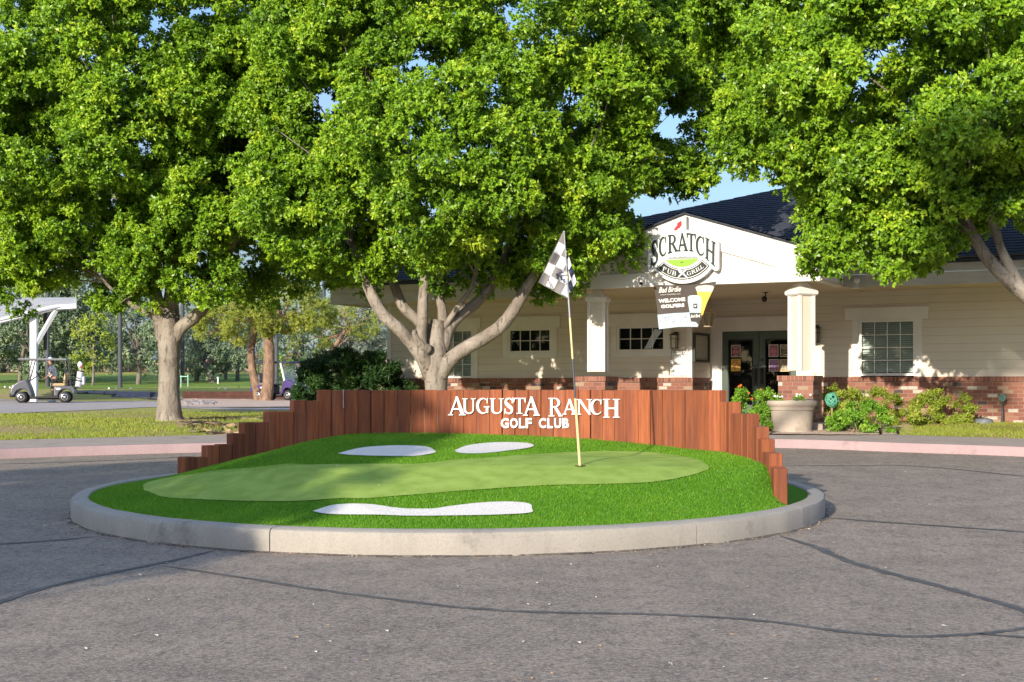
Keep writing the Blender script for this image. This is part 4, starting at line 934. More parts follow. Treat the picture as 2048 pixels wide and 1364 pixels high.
for txt, q, bo in (('WELCOME', [(300, 550), (905, 505), (910, 590), (315, 640)], .04), ('GOLFERS', [(360, 680), (880, 640), (885, 720), (375, 758)], .05), ('Bad Birdie', [(340, 280), (840, 255), (810, 375), (310, 405)], .012), ('JUICY GOLDEN ALE', [(350, 440), (805, 418), (805, 445), (350, 468)], .0), ('Bad Bird', [(1060, 905), (1275, 885), (1262, 965), (1045, 970)], .02)):
    a = MB(); put_text(a, txt, q, bf, .019, None, bo); a.build('banner_lettering', bwh, bnr)
a = MB()
for k in range(95):
    x, y = 330 + 830 * random.random(), 880 + 310 * random.random(); an = random.random() * 6.28; l_ = 13 + 12 * random.random()
    if not inpoly(np.array([x]), np.array([y]), [(320, 930), (1000, 875), (1050, 1080), (1190, 1120), (1180, 1160), (760, 1160), (365, 1215)])[0]: continue
    dx, dy = l_ * math.cos(an), l_ * math.sin(an) * .7
    a.add([bf(x - dx, y - dy, .0085), bf(x - dy * .3, y + dx * .3, .0085), bf(x + dx, y + dy, .0085), bf(x + dy * .3, y - dx * .3, .0085)], [(0, 1, 2, 3)])
a.build('confetti_print', mat('confetti', (.06, .12, .18), (.35, .16, .2), 3, .8, lo=.45, hi=.55), bnr)

# ------------------------------------------------------------------ fittings on the facade
def lantern(lb, s, v, z, nm='wall_lantern'):
    t = thing(nm, lb, 'lantern', bw(s, v, z), -TH); a = MB()
    a.bx(-.05, .05, -.03, 0, .02, .22); a.tube([(0, -.03, .17), (0, -.10, .20), (0, -.13, .18)], .012, 8); a.lathe((0, -.13, .0), [(.13, .145), (.13, .155), (.05, .185), (.02, .2)], 4); cb(a, 'bracket', M['black'], t)
    a = MB()
    for i in range(4): an = R(45 + 90 * i); a.tube([(.085 * math.cos(an), -.13 + .085 * math.sin(an), -.16), (.095 * math.cos(an), -.13 + .095 * math.sin(an), .145)], .009, 6)
    a.lathe((0, -.13, -.175), [(.10, 0), (.10, .018)], 4); a.tube([(-.09, -.22, .05), (.09, -.22, .05)], .006, 6); a.tube([(-.09, -.04, .05), (.09, -.04, .05)], .006, 6); cb(a, 'cage', M['black'], t)
    a = MB(); a.lathe((0, -.13, -.155), [(.065, 0), (.07, .29)], 12); cb(a, 'lamp_glass', mat('frosted_glass', (.62, .55, .45), rough=.3), t, True)
lantern('black square wall lantern above the dotted white notice', -4.83, -.02, 2.49); lantern('black wall lantern half hidden behind the right porch column', -1.50, -.02, 2.58)
s_, z_ = -3.55, 3.5
t = thing('hanging_lantern', 'cream carriage lantern hanging from the porch ceiling beside the banner', 'lantern', bw(-3.62, -1.3, 2.75), -TH)
hz0 = 2.75
a = MB(); a.tube([(0, 0, 3.515), (0, 0, 3.14)], .008, 8); a.lathe((0, 0, 3.495), [(.05, 0), (.04, .018)], 14); cb(a, 'stem', M['metal'], t)
for o_ in list(t.children):
    for vtx in o_.data.vertices: vtx.co.z -= hz0
ivory = mat('ivory_enamel', (.55, .44, .30), (.5, .4, .27), 9, .5)
a = MB(); a.lathe((0, 0, .30), [(.19, 0), (.19, .015), (.06, .07), (.05, .10), (.015, .13)], 6); a.lathe((0, 0, 0), [(.11, 0), (.12, .02), (.10, .03)], 6)
for i in range(6): an = R(60 * i); a.tube([(.10 * math.cos(an), .10 * math.sin(an), .02), (.165 * math.cos(an), .165 * math.sin(an), .31)], .014, 6)
cb(a, 'lantern_frame', ivory, t); a = MB(); a.lathe((0, 0, .03), [(.085, 0), (.145, .27)], 6); cb(a, 'lamp_glass', mat('smoked_glass', (.30, .25, .17), rough=.2), t)
cs_, cz_ = -2.42, 3.515
t = thing('security_camera', 'small black security camera hanging from the porch ceiling', 'camera', bw(cs_, -.9, 3.3), -TH); a = MB()
a.lathe((0, 0, .195), [(.06, 0), (.06, .018)], 14); a.tube([(0, 0, .2), (0, 0, .12)], .014, 8); cb(a, 'mount', M['black'], t); a = MB(); a.ball((-.02, -.03, .06), (.06, .085, .075), 12, 8); cb(a, 'camera_body', M['black'], t, True)
a = MB(); p_ = bp(1283, 567, GV - .02); a.ball((0, -.03, 0), .035); a.lathe((0, -.005, 0), [(.03, 0), (.03, .02)], 10, 'y'); t = thing('spotlight', 'tiny black spotlight on the porch beam left of the banner', 'spotlight', bw(p_[0], GV - .02, p_[1]), -TH); cb(a, 'lamp_head', M['black'], t, True)
p_ = bp(1712, 566, -1.9); t = thing('floodlight', 'white twin floodlight on the eave right of the porch', 'floodlight', bw(p_[0], -1.9, p_[1]), -TH); a = MB(); a.lathe((0, 0, 0), [(.06, .02), (.06, -.02)], 14, 'y'); a.tube([(0, -.02, 0), (0, -.08, -.03)], .02, 8); cb(a, 'mount', M['white'], t); a = MB(); a.lathe((.01, -.10, -.08), [(.03, .06), (.075, -.03), (.07, -.045)], 14); a.ball((.04, -.1, .05), .07); cb(a, 'lamp_head', M['white'], t, True)
# dotted notice, framed menu case, paper notice
t = thing('notice_board', 'white notice with a border of black dots under the wall lantern', 'notice', bw(-4.72, -.06, 2.0), -TH); s0, z1 = bp(1341, 702.5, -.05); s1, z0 = bp(1376.5, 753, -.05); s0 += 4.72; s1 += 4.72
a = MB(); a.bx(s0, s1, -.0, .012, z0 - 2, z1 - 2); cb(a, 'board', mat('notice_white', (.74, .74, .74), rough=.6), t)
a = MB(); nx, nz = 8, 11; e_ = .028
for i in range(nx):
    for zz in (z0 - 2 + e_, z1 - 2 - e_): x = s0 + e_ + (s1 - s0 - 2 * e_) * i / (nx - 1); a.bx(x - .011, x + .011, -.0035, -.001, zz - .012, zz + .012)
for j in range(1, nz - 1):
    for x in (s0 + e_, s1 - e_): zz = z0 - 2 + e_ + (z1 - z0 - 2 * e_) * j / (nz - 1); a.bx(x - .011, x + .011, -.0035, -.001, zz - .012, zz + .012)
cb(a, 'dot_border', M['black'], t)
a = MB(); mx_ = (s0 + s1) / 2
for k, (w_, zz) in enumerate(((.10, .62), (.11, .55), (.105, .48), (.075, .42))):
    z = z0 - 2 + (z1 - z0) * zz
    for q in range(9): x = mx_ - w_ + 2 * w_ * q / 9; a.bx(x, x + 2 * w_ / 9 * (.55 + .3 * random.random()), -.003, -.001, z - .006, z + .006)
a.bx(mx_ + .05, mx_ + .12, -.003, -.001, z0 - 2 + .075, z0 - 2 + .085)
cb(a, 'faint_lines', mat('faint_ink', (.30, .31, .33), rough=.7), t)
a = MB(); a.lathe((mx_, -.002, z1 - 2 - .115), [(.055, 0), (.055, -.002)], 16, 'y'); cb(a, 'round_emblem', mat('emblem_grey', (.2, .22, .2), (.6, .62, .6), 60, .7, lo=.45, hi=.55), t)
v0, z1 = bs(1386, 665, SA + .03); v1, z0 = bs(1416, 725, SA + .03); t = thing('menu_case', 'tall black framed menu case on the entrance side wall', 'menu case', bw(SA + .03, (v0 + v1) / 2, 2.3), -TH); hv = abs(v1 - v0) / 2; a = MB()
for y0, y1, q0, q1 in ((-hv, -hv + .06, z0, z1), (hv - .06, hv, z0, z1), (-hv + .06, hv - .06, z0, z0 + .05), (-hv + .06, hv - .06, z1 - .05, z1)): a.bx(-.02, .05, y0, y1, q0 - 2.3, q1 - 2.3)
cb(a, 'frame', mat('dark_green_frame', (.025, .04, .03), rough=.4), t); a = MB(); a.bx(-.02, .012, -hv + .06, hv - .06, z0 - 2.25, z1 - 2.35); cb(a, 'menu_sheet', mat('menu_paper', (.42, .40, .33), (.52, .50, .42), 12, .7), t)
a = MB()
for k in range(3): y = -hv + .09 + (2 * hv - .18) * k / 3; a.bx(.012, .014, y, y + (2 * hv - .18) / 3 - .02, z0 - 2.2 + .28, z1 - 2.40)
cb(a, 'menu_page', mat('menu_page', (.55, .52, .42), (.40, .38, .32), 30, .7), t)
q0, q1 = bp(1612, 703, -.03), bp(1641, 752, -.03); t = thing('paper_notice', 'white flower bordered notice on the wall right of the column', 'notice', bw((q0[0] + q1[0]) / 2, -.03, (q0[1] + q1[1]) / 2), -TH); hw_, hh = (q1[0] - q0[0]) / 2, (q0[1] - q1[1]) / 2
a = MB(); a.bx(-hw_, hw_, 0, .008, -hh, hh); cb(a, 'sheet', mat('notice_paper', (.70, .71, .72), rough=.7), t); a = MB(); a.bx(-hw_ + .03, hw_ - .02, -.004, -.001, -hh + .03, hh - .05); cb(a, 'printed_panel', mat('printed_panel', (.62, .68, .76), (.74, .75, .74), 9, .7), t)
a = MB()
for k in range(14): y = random.choice((hh - .07, -hh + .06)) + rng.normal(0, .02); x = hw_ - .05 - random.random() * .1; a.ball((x, -.006, y), (.016, .003, .012), 7, 5)
cb(a, 'flower_print', mat('yellow_print', (.6, .5, .12), rough=.7), t)
ZD = lambda x, y: (1420 + x / 6.2, 560 + y / 6.2)
PO = [((262, 806, 378, 955), (.055, .04, .05), (.35, .12, .14), 'dark poster with white and red print, upper on the left door', 1), ((262, 980, 378, 1130), (.72, .52, .04), (.45, .16, .05), 'bright yellow poster, lower on the left door', 0),
      ((726, 800, 848, 953), (.12, .14, .25), (.55, .10, .12), 'blue and red poster, upper inner on the right door', 1), ((868, 800, 985, 953), (.05, .05, .05), (.3, .25, .15), 'black poster beside the column, upper outer on the right door', 1),
      ((730, 983, 850, 1135), (.45, .06, .16), (.16, .14, .32), 'pink and purple poster, lower inner on the right door', 1), ((862, 983, 985, 1135), (.55, .42, .22), (.15, .13, .1), 'tan poster beside the column, lower outer on the right door', 0)]
pw_ = mat('poster_edge', (.55, .55, .55), rough=.6)
for k, ((x0, y0, x1, y1), c1, c2, lb, fr_) in enumerate(PO):
    vv = VA + .008; q0, q1 = bp(*ZD(x0, y0), vv), bp(*ZD(x1, y1), vv); cx_, cz_ = (q0[0] + q1[0]) / 2, (q0[1] + q1[1]) / 2; hw_, hh = (q1[0] - q0[0]) / 2, (q0[1] - q1[1]) / 2
    t = thing('poster', lb, 'poster', bw(cx_, vv, cz_), -TH, group='posters on the entrance doors'); a = MB(); a.bx(-hw_, hw_, 0, .004, -hh, hh); cb(a, 'paper', pw_ if fr_ else mat('poster_ground', c1, rough=.5), t)
    e_ = .018; a = MB(); a.bx(-hw_ + e_, hw_ - e_, -.003, -.0005, -hh + e_, hh - e_); cb(a, 'printed_field', mat('poster_print', c1, c2, 14 + 3 * k, .5, lo=.46, hi=.58), t)
    a = MB()
    for (u0, u1, w0, w1) in ((-.7, .7, .55, .75), (-.5, .5, .25, .42), (-.6, .55, -.35, .1), (-.45, .5, -.75, -.55)):
        if random.random() < .85: a.bx(u0 * hw_, u1 * hw_, -.0055, -.0035, w0 * hh, w1 * hh)
    cb(a, 'printed_shapes', mat('poster_shapes', tuple(min(.8, q * 1.6 + .12) for q in c2), c2, 20, .5, lo=.4, hi=.6), t)
# ------------------------------------------------------------------ foliage
def unit(a): return a / (np.linalg.norm(a, axis=-1, keepdims=True) + 1e-9)
def sphere(n): return unit(rng.normal(size=(n, 3)))
def clumps_on(lobes, per_m2, inner=.15, keep=None):
    out = []
    for (c, r) in lobes:
        c = np.array(c, float); r = np.array(r if hasattr(r, '__len__') else (r,) * 3, float)
        area = 4 * math.pi * ((r[0] * r[1]) ** 1.6 / 3 + (r[0] * r[2]) ** 1.6 / 3 + (r[1] * r[2]) ** 1.6 / 3) ** (1 / 1.6)
        n = max(4, int(area * per_m2)); d = sphere(n); q = c + d * r * rng.uniform(.80, 1.03, (n, 1)); out.append(np.concatenate([q, d], 1))
        m = int(n * inner); d = sphere(m); out.append(np.concatenate([c + d * r * rng.uniform(.3, .75, (m, 1)), d], 1))
    q = np.concatenate(out)
    ok = np.ones(len(q), bool)
    for (c, r) in lobes:
        r = np.array(r if hasattr(r, '__len__') else (r,) * 3, float)
        e = np.linalg.norm((q[:, :3] - np.array(c)) / r, axis=1); ok &= (e > .78) | (rng.random(len(q)) < .16)
    q = q[ok]
    if keep is not None: q = q[keep(q[:, :3])]
    return q
def boughs(lobes, per=.62, k=7, spread=.62, keep=None):
    b = clumps_on(lobes, per, .25); n = len(b); d = unit(sphere(n * k) + .75 * np.repeat(b[:, 3:], k, 0) + np.array([0, 0, .25]))
    sz = np.repeat(rng.uniform(.7, 1.35, n), k)
    q = np.repeat(b[:, :3], k, 0) + d * (spread * sz * rng.uniform(.35, 1, n * k) ** .6)[:, None] * np.array([1, 1, .85])
    o = unit(d + .5 * np.repeat(b[:, 3:], k, 0)); return np.concatenate([q, o], 1)
def leaves(cl, rad, twigs, per, L, W, droop=.12, tsp=.10, ymix=.0):
    """clump centres -> twigs on the clump's outer half -> a rosette of leaves at every twig tip"""
    n = len(cl); cr = rad * rng.uniform(.65, 1.35, n)
    c = np.repeat(cl[:, :3], twigs, 0); o = np.repeat(cl[:, 3:], twigs, 0); r = np.repeat(cr, twigs)
    d = unit(sphere(len(c)) + .55 * o + np.array([0, 0, .12]))
    tip = c + d * (r * np.sqrt(rng.uniform(.12, 1, len(c))))[:, None] * np.array([1, 1, .8])
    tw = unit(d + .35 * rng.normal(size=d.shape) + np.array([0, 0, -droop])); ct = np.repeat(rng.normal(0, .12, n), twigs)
    ct = ct + np.clip(((tip - c) * o).sum(1) / np.maximum(r, .01), -1, 1) * .2 + rng.normal(0, .08, len(tip))  # outer twigs tinted lighter: young growth, with highlight and shaded-gap contrast painted in
    N = len(tip) * per; tp, tw, ct = np.repeat(tip, per, 0), np.repeat(tw, per, 0), np.repeat(ct, per)
    ax = unit(tw * .7 + .95 * sphere(N)); base = tp - tw * (rng.uniform(0, tsp, N))[:, None]
    up = unit(tw * .9 + np.array([-.22, -.5, .42]) + .5 * rng.normal(size=(N, 3))); sd = unit(np.cross(ax, up)); nr = np.cross(sd, ax)
    l = L * rng.uniform(.65, 1.25, N)[:, None]; w = W * rng.uniform(.75, 1.25, N)[:, None] * .5
    v0 = base; v1 = base + ax * l * .5 + sd * w + nr * l * .05; v2 = base + ax * l - nr * l * .12; v3 = base + ax * l * .5 - sd * w + nr * l * .05
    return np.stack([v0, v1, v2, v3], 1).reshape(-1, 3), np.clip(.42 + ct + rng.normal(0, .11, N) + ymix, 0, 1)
def limb(mb, pts, jit=.07, n=14, sub=5):
    """pts: (px, py, Y, radius) in the picture"""
    q = cat([(*P(a, b, c), d) for a, b, c, d in pts], sub); mb.tube([p[:3] for p in q], [max(p[3], .004) for p in q], n, True, jit)
def ficus(name, label, base, limbs, lobes, per=.58, rad=.37, twigs=46, leaf=(.078, .043), pl=10, lm='ficus', keep=None, group=None):
    t = thing(name, label, 'tree', base, group=group); tb = MB(); limb(tb, limbs[0], .05, 22, 7); tb.build('trunk', M['bark'], t, smooth='all')
    for l in limbs[1:]: a = MB(); limb(a, l, .06, 16, 6); a.build('limb', M['bark'], t, smooth='all')
    big = [(c, tuple(max(q - .30, .3) for q in r)) for c, r in lobes if min(r) >= .8]; small = [(c, tuple(q * .85 for q in r)) for c, r in lobes if min(r) < .8]
    cl = np.concatenate([boughs(big, per, 13, .80), boughs([(c, tuple(q * .62 for q in r)) for c, r in big if min(r) > 1.2], .5, 6, .7)])
    if small: cl = np.concatenate([cl, clumps_on(small, 5.5, .4)])
    qx, qy = proj(cl[:, :3]); cl = cl[((qy > -60) | (rng.random(len(cl)) < .3)) & ((cl[:, 1] < base[1] + 1.6) | (rng.random(len(cl)) < .6)) & ((qx < 2180) & (qx > -140) | (rng.random(len(cl)) < .4))]
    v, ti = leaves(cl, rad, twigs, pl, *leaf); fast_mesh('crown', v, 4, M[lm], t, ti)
    # twigs reaching from the limbs into the crown
    a = MB(); tips = np.array([P(*k[:3]) for l in limbs[1:] for k in cat(l[-3:], 6)])
    for q in cl[rng.permutation(len(cl))[:60]]:
        s = tips[np.argsort(np.linalg.norm(tips - q[:3], axis=1))[rng.integers(8)]]; m_ = (s + q[:3]) / 2 + rng.normal(0, .2, 3) + np.array([0, 0, .15]); r0 = .009 + .012 * random.random()
        a.tube([s, m_, q[:3]], [r0 * 1.5, r0, .006], 5, False)
    a.build('branches', M['bark'], t, smooth='all'); print(name, len(v) // 4); return t
def el(px, py, Y, rx, ry=None, rz_=None): return (P(px, py, Y), (rx, ry or rx, rz_ or rx))
Y1 = 30.0; g_ = float(T(Y1))
ficus('ficus_tree', 'large leafy ficus with a straight pale trunk on the dry lawn at left', P(340, 848, Y1),
      [[(340, 858, Y1, .44), (339, 840, Y1, .315), (338, 800, Y1, .245), (338, 750, Y1, .225), (338, 705, Y1, .235), (338, 672, Y1, .25), (337, 650, Y1, .20), (336, 625, Y1 + .1, .13), (338, 585, Y1 + .2, .10), (346, 530, Y1 + .3, .07)],
       [(332, 668, Y1, .10), (316, 640, Y1 - .1, .075), (290, 625, Y1 - .2, .06), (262, 608, Y1 - .3, .055), (240, 592, Y1 - .4, .05), (205, 560, Y1 - .5, .03)],
       [(330, 680, Y1, .19), (322, 645, Y1, .17), (313, 600, Y1 + .1, .15), (303, 540, Y1 + .2, .12), (288, 470, Y1 + .4, .08), (262, 380, Y1 + .5, .04)],
       [(342, 670, Y1 + .1, .17), (346, 630, Y1 + .2, .15), (343, 585, Y1 + .2, .14), (352, 520, Y1, .11), (372, 420, Y1, .05)],
       [(345, 682, Y1, .17), (362, 655, Y1 - .05, .15), (388, 635, Y1 - .1, .135), (410, 612, Y1 - .2, .125), (424, 585, Y1 - .2, .115), (440, 545, Y1 - .3, .09), (480, 460, Y1 - .4, .05)]],
      [el(265, 205, Y1, 3.6, 3.3, 3.95), el(40, 330, Y1, 2.3, 2.2, 2.55), el(60, 455, Y1 - .2, 1.75, 1.8, 1.35), el(-110, 440, Y1, 1.7, 1.8, 1.5), el(480, 420, Y1 - .2, 1.75, 1.9, 1.6), el(560, 455, Y1 + 1.5, 1.2, 1.4, 1.3), el(210, 480, Y1 - .8, 1.5, 1.6, 1.1), el(370, 485, Y1 - .9, 1.35, 1.5, 1.05), el(545, 190, Y1 + 1.9, 1.7, 1.6, 2.3), el(140, 300, Y1 - 2, 1.8, 1.4, 1.6), el(470, 300, Y1 - 1, 1.6, 1.6, 1.6), el(600, 380, Y1 + 2.0, 1.1, 1.2, 1.5), el(20, 60, Y1, 2.6), el(420, 60, Y1 - .5, 2.2)], group='leafy ficus trees')
Y2 = 28.0
ficus('ficus_tree', 'large leafy ficus with low forking limbs behind the lettered timber wall', P(871, 852, Y2),
      [[(871, 862, Y2, .34), (871, 840, Y2, .27), (872, 800, Y2, .235), (872, 760, Y2, .24), (870, 725, Y2, .27), (870, 700, Y2, .26), (872, 670, Y2, .20), (876, 640, Y2, .14)],
       [(862, 752, Y2, .17), (846, 718, Y2 - .12, .15), (826, 690, Y2 - .2, .135), (800, 660, Y2 - .3, .13), (772, 635, Y2 - .4, .125), (752, 607, Y2 - .5, .12), (738, 578, Y2 - .5, .11), (718, 530, Y2 - .6, .09), (690, 450, Y2 - .7, .05)],
       [(870, 706, Y2 + .1, .15), (858, 668, Y2 + .15, .125), (835, 640, Y2 + .2, .115), (808, 615, Y2 + .2, .11), (792, 580, Y2 + .2, .10), (775, 530, Y2 + .1, .08), (740, 420, Y2, .04)],
       [(858, 735, Y2 - .1, .13), (846, 705, Y2 - .25, .13), (842, 675, Y2 - .3, .12), (845, 635, Y2 - .28, .115), (846, 600, Y2 - .25, .105), (850, 540, Y2 - .2, .08), (860, 440, Y2 - .2, .04)],
       [(878, 705, Y2, .14), (886, 660, Y2 + .05, .12), (884, 620, Y2 + .1, .10), (876, 580, Y2 + .1, .085), (872, 520, Y2 + .1, .06), (880, 400, Y2, .03)],
       [(884, 700, Y2, .15), (898, 655, Y2 + .1, .14), (922, 628, Y2 + .15, .125), (950, 608, Y2 + .2, .115), (975, 580, Y2 + .2, .10), (995, 548, Y2 + .2, .08), (1030, 450, Y2 + .1, .04)],
       [(888, 655, Y2, .07), (905, 630, Y2 - .1, .06), (922, 605, Y2 - .2, .055), (945, 570, Y2 - .3, .045), (960, 500, Y2 - .3, .03)],
       [(880, 752, Y2 - .05, .17), (898, 722, Y2 - .15, .155), (930, 697, Y2 - .25, .145), (970, 675, Y2 - .35, .14), (1004, 650, Y2 - .4, .135), (1030, 615, Y2 - .4, .125), (1050, 580, Y2 - .4, .11), (1078, 530, Y2 - .4, .09), (1120, 430, Y2 - .4, .05)],
       [(858, 700, Y2 - .28, .11), (842, 690, Y2 - .38, .085), (830, 672, Y2 - .42, .06), (828, 660, Y2 - .42, .04)]],
      [el(930, 190, Y2, 3.9, 3.4, 3.75), el(650, 395, Y2 - .3, 1.55, 1.7, 1.6), el(700, 475, Y2 - .4, 1.05, 1.2, .95), el(850, 440, Y2 - 1.0, 1.35, 1.3, 1.2), el(1040, 425, Y2 - .6, 1.4, 1.5, 1.35), el(1180, 420, Y2 - .5, 1.05, 1.2, 1.15), el(1222, 480, Y2 - .3, .5, .6, .55), el(1245, 325, Y2, .95, 1.2, 1.0), el(1330, 215, Y2 + 1.6, 1.0, 1.3, 1.2),
       el(620, 200, Y2, 1.55, 1.6, 1.9), el(800, 468, Y2 - .6, 1.0, 1.1, .85), el(930, 474, Y2 - .9, 1.0, 1.1, .82), el(1035, 462, Y2 - .5, .95, 1.0, .82), el(690, 480, Y2 - .2, .9, 1, .82), el(1150, 445, Y2 - .3, .9, 1.0, .85), el(1345, 270, Y2 + 1.6, .95, 1.1, .95), el(1325, 335, Y2 + .4, .6, .8, .5), el(1400, 300, Y2 + .5, .5, .7, .7), el(1400, 365, Y2 + .5, .3, .4, .25), el(1350, 370, Y2 + .4, .35, .45, .25), el(1440, -20, Y2 + 1.8, 1.3, 1.5, 1.5), el(780, 455, Y2 - .2, 1.2, 1.3, 1.0), el(950, 470, Y2 - .6, 1.2, 1.3, 1.0), el(1100, 470, Y2 - .2, 1.0, 1.1, .85), el(1230, 180, Y2 + 1.0, 1.8, 1.9, 1.9), el(1390, 90, Y2 + 1.8, 1.15, 1.4, 1.6), el(880, 270, Y2 - 2.6, 1.9, 1.4, 2.0), el(700, 60, Y2, 2.0), el(1100, 40, Y2 - .8, 2.2), el(1270, 30, Y2 + 1.5, 1.7)], group='leafy ficus trees')
Y3 = 24.5
ficus('ficus_tree', 'large bright leafy ficus on the right with a limb reaching over the eave', P(2135, 862, Y3),
      [[(2135, 872, Y3, .33), (2133, 850, Y3, .27), (2130, 780, Y3, .24), (2125, 710, Y3, .24), (2118, 650, Y3, .25), (2116, 600, Y3, .2)],
       [(2122, 700, Y3, .19), (2095, 632, Y3, .165), (2060, 596, Y3, .15), (2025, 566, Y3, .14), (1992, 535, Y3, .125), (1965, 503, Y3, .11), (1945, 465, Y3, .09), (1915, 400, Y3, .05)],
       [(2052, 592, Y3 - .02, .11), (2030, 552, Y3 - .05, .10), (2008, 512, Y3 - .1, .085), (1995, 478, Y3 - .1, .07), (1975, 420, Y3 - .1, .05)],
       [(2008, 515, Y3 - .1, .06), (2002, 490, Y3 - .1, .05), (1996, 460, Y3 - .1, .04)],
       [(2118, 660, Y3, .18), (2130, 540, Y3 + .2, .15), (2100, 400, Y3 + .2, .1), (2050, 250, Y3, .05)]],
      [el(1860, 170, Y3, 3.3, 3.1, 3.15), el(1635, 258, Y3 - .2, 1.1, 1.2, 1.2), el(1940, 290, Y3 - 2, 1.4, 1.2, 1.25), el(1480, 60, Y3 + .4, .9, 1.1, 1.1), el(1540, 170, Y3, .9, 1.1, 1.2), el(1685, 440, Y3 - .3, .58, .8, .55), el(1652, 505, Y3 - .4, .42, .5, .32), el(1750, 470, Y3 - .4, .95, 1.0, .8), el(1835, 488, Y3 - .2, .5, .7, .45), el(1740, 350, Y3 - .6, 1.2), el(2010, 310, Y3 - .3, 1.2, 1.3, .95), el(1560, 30, Y3, 1.15), el(1750, -20, Y3, 2.0), el(1510, 300, Y3, .36, .5, .4), el(2060, 160, Y3, 2.2)], per=.60, leaf=(.083, .046), group='leafy ficus trees')
# the tree across the drive, behind the camera, whose shadow lies on the left of the road
tx, ty = -13.9, -5.0
t = thing('ficus_tree', 'very tall spreading tree across the drive behind the viewer at left', 'tree', (tx, ty, 0)); a = MB(); a.tube([(tx, ty, -.1), (tx, ty, 2.6), (tx + .2, ty, 6), (tx + .5, ty, 10)], [.42, .34, .28, .2], 14); a.build('trunk', M['bark'], t, smooth='all')
a = MB(); a.tube([(tx + .3, ty, 7), (tx + 2.5, ty - 1, 10.5), (tx + 5.5, ty - 2.6, 13.2)], [.18, .13, .06], 8); a.build('limb', M['bark'], t, smooth='all')
lob = [((tx, ty, 5.6), (3.0, 3.0, 2.9)), ((tx + .4, ty - .2, 7.3), (2.0, 2.0, 1.5)), ((tx - 2, ty + .8, 6), (2.2, 2.2, 2.4))]
stk = [((tx + 2.6, ty - 1.2, 6.7), (.5, .6, .35)), ((tx + 2.9, ty - 1.3, 7.3), (.4, .5, .10)), ((tx + 2.8, ty - 1.3, 6.2), (.4, .4, .07))]
hi = [((tx + 6.5, ty - 3.0, 13.9), (.85, .85, .85)), ((tx + 7.8, ty - 3.6, 14.1), (1.15, 1.15, 1.2)), ((tx + 9.0, ty - 4.1, 13.2), (.9, .9, 1.0))]
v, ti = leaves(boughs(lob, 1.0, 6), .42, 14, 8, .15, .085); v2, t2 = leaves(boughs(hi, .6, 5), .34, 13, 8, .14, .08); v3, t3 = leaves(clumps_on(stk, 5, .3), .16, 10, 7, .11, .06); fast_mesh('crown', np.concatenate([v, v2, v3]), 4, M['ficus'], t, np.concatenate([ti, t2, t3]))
# a wood far behind the viewer closes the view towards the low sun and is what the window panes mirror
wd_ = []
for k in range(26): an = R(205 + k * 5.6); wd_.append(((95 * math.cos(an), 95 * math.sin(an), 3.5), (7, 7, 8 + 3 * random.random())))
v, ti = leaves(clumps_on(wd_, .12, .5), 1.6, 10, 6, 1.1, .7); tag(fast_mesh('far_wood', v, 4, M['darkleaf'], None, ti), 'dense far-off wood beyond the drive behind the viewer', 'wood', kind='stuff')

# far trees of the golf course
def fartree(name, label, px, base, Y, lobes, lm, h_leaf=.28, bark='bark3', trunk=(.16, .10), per=.55, rad=.75, twigs=16, pl=6, trunkpts=None, droop=.1, wl=.42, group='trees on the golf course'):
    b = P(px, base, Y); b[2] = float(T(Y)) - .05; t = thing(name, label, 'tree', b, group=group); c0 = np.array(lobes[0][0]); a = MB()
    tp = trunkpts or [[(px, base + 4, Y, trunk[0]), (px + 2, (base * 2 + HZ - (c0[2] - ZC) * F / Y) / 3, Y, trunk[0] * .8), (CX + F * c0[0] / Y, HZ - (c0[2] - ZC) * F / Y, Y, trunk[1] * .6)]]
    for q in tp: limb(a, q, .08, 10, 4)
    a.build('trunk', M[bark], t, smooth='all')
    k = MB()
    for (c, r) in lobes[:6]:
        for _ in range(3):
            e = np.array(c) + sphere(1)[0] * np.array(r) * .7; k.tube([c0 - np.array([0, 0, lobes[0][1][2] * .6]), (c0 + e) / 2 + rng.normal(0, .2, 3), e], [trunk[1] * .5, trunk[1] * .3, .01], 5, False)
    k.build('branches', M[bark], t, smooth='all')
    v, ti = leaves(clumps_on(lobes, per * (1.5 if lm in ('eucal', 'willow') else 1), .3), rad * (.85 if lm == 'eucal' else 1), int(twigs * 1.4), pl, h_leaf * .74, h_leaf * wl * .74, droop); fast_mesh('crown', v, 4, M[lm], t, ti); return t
YP = 60.0
fartree('pine_tree', 'yellow green pine with a thick straight brown trunk on tan gravel', 535, 802, YP, [el(560, 615, YP, 1.9, 1.7, .95), el(500, 640, YP - .4, 1.4, 1.4, .65), el(625, 632, YP, 1.0, 1.2, .5), el(560, 590, YP, 1.3, 1.3, .6)], 'pine', .15, 'bark2', wl=.22, per=1.7, rad=.5, twigs=26, pl=12, group='pines on the gravel bed',
        trunkpts=[[(532, 805, YP, .36), (532, 796, YP, .31), (536, 770, YP, .27), (538, 720, YP, .25), (537, 680, YP, .22), (533, 650, YP, .2), (545, 600, YP, .1)], [(536, 655, YP, .1), (570, 640, YP, .08), (600, 625, YP, .04)], [(534, 650, YP, .1), (500, 640, YP, .06), (470, 640, YP, .03)]])
fartree('pine_tree', 'yellow green pine with a thin leaning trunk left of the thick one', 514, 800, YP + .8, [el(450, 640, YP + .8, 1.35, 1.3, .65), el(485, 610, YP + .8, 1.3, 1.3, .7), el(425, 665, YP + .6, .55, .7, .3), el(470, 678, YP + .4, .45, .6, .25)], 'pine', .15, 'bark2', wl=.22, per=1.8, rad=.45, twigs=26, pl=12, group='pines on the gravel bed',
        trunkpts=[[(519, 803, YP + .8, .27), (514, 780, YP + .8, .21), (505, 740, YP + .8, .18), (502, 700, YP + .8, .17), (508, 665, YP + .8, .14), (500, 620, YP + .8, .07)]])
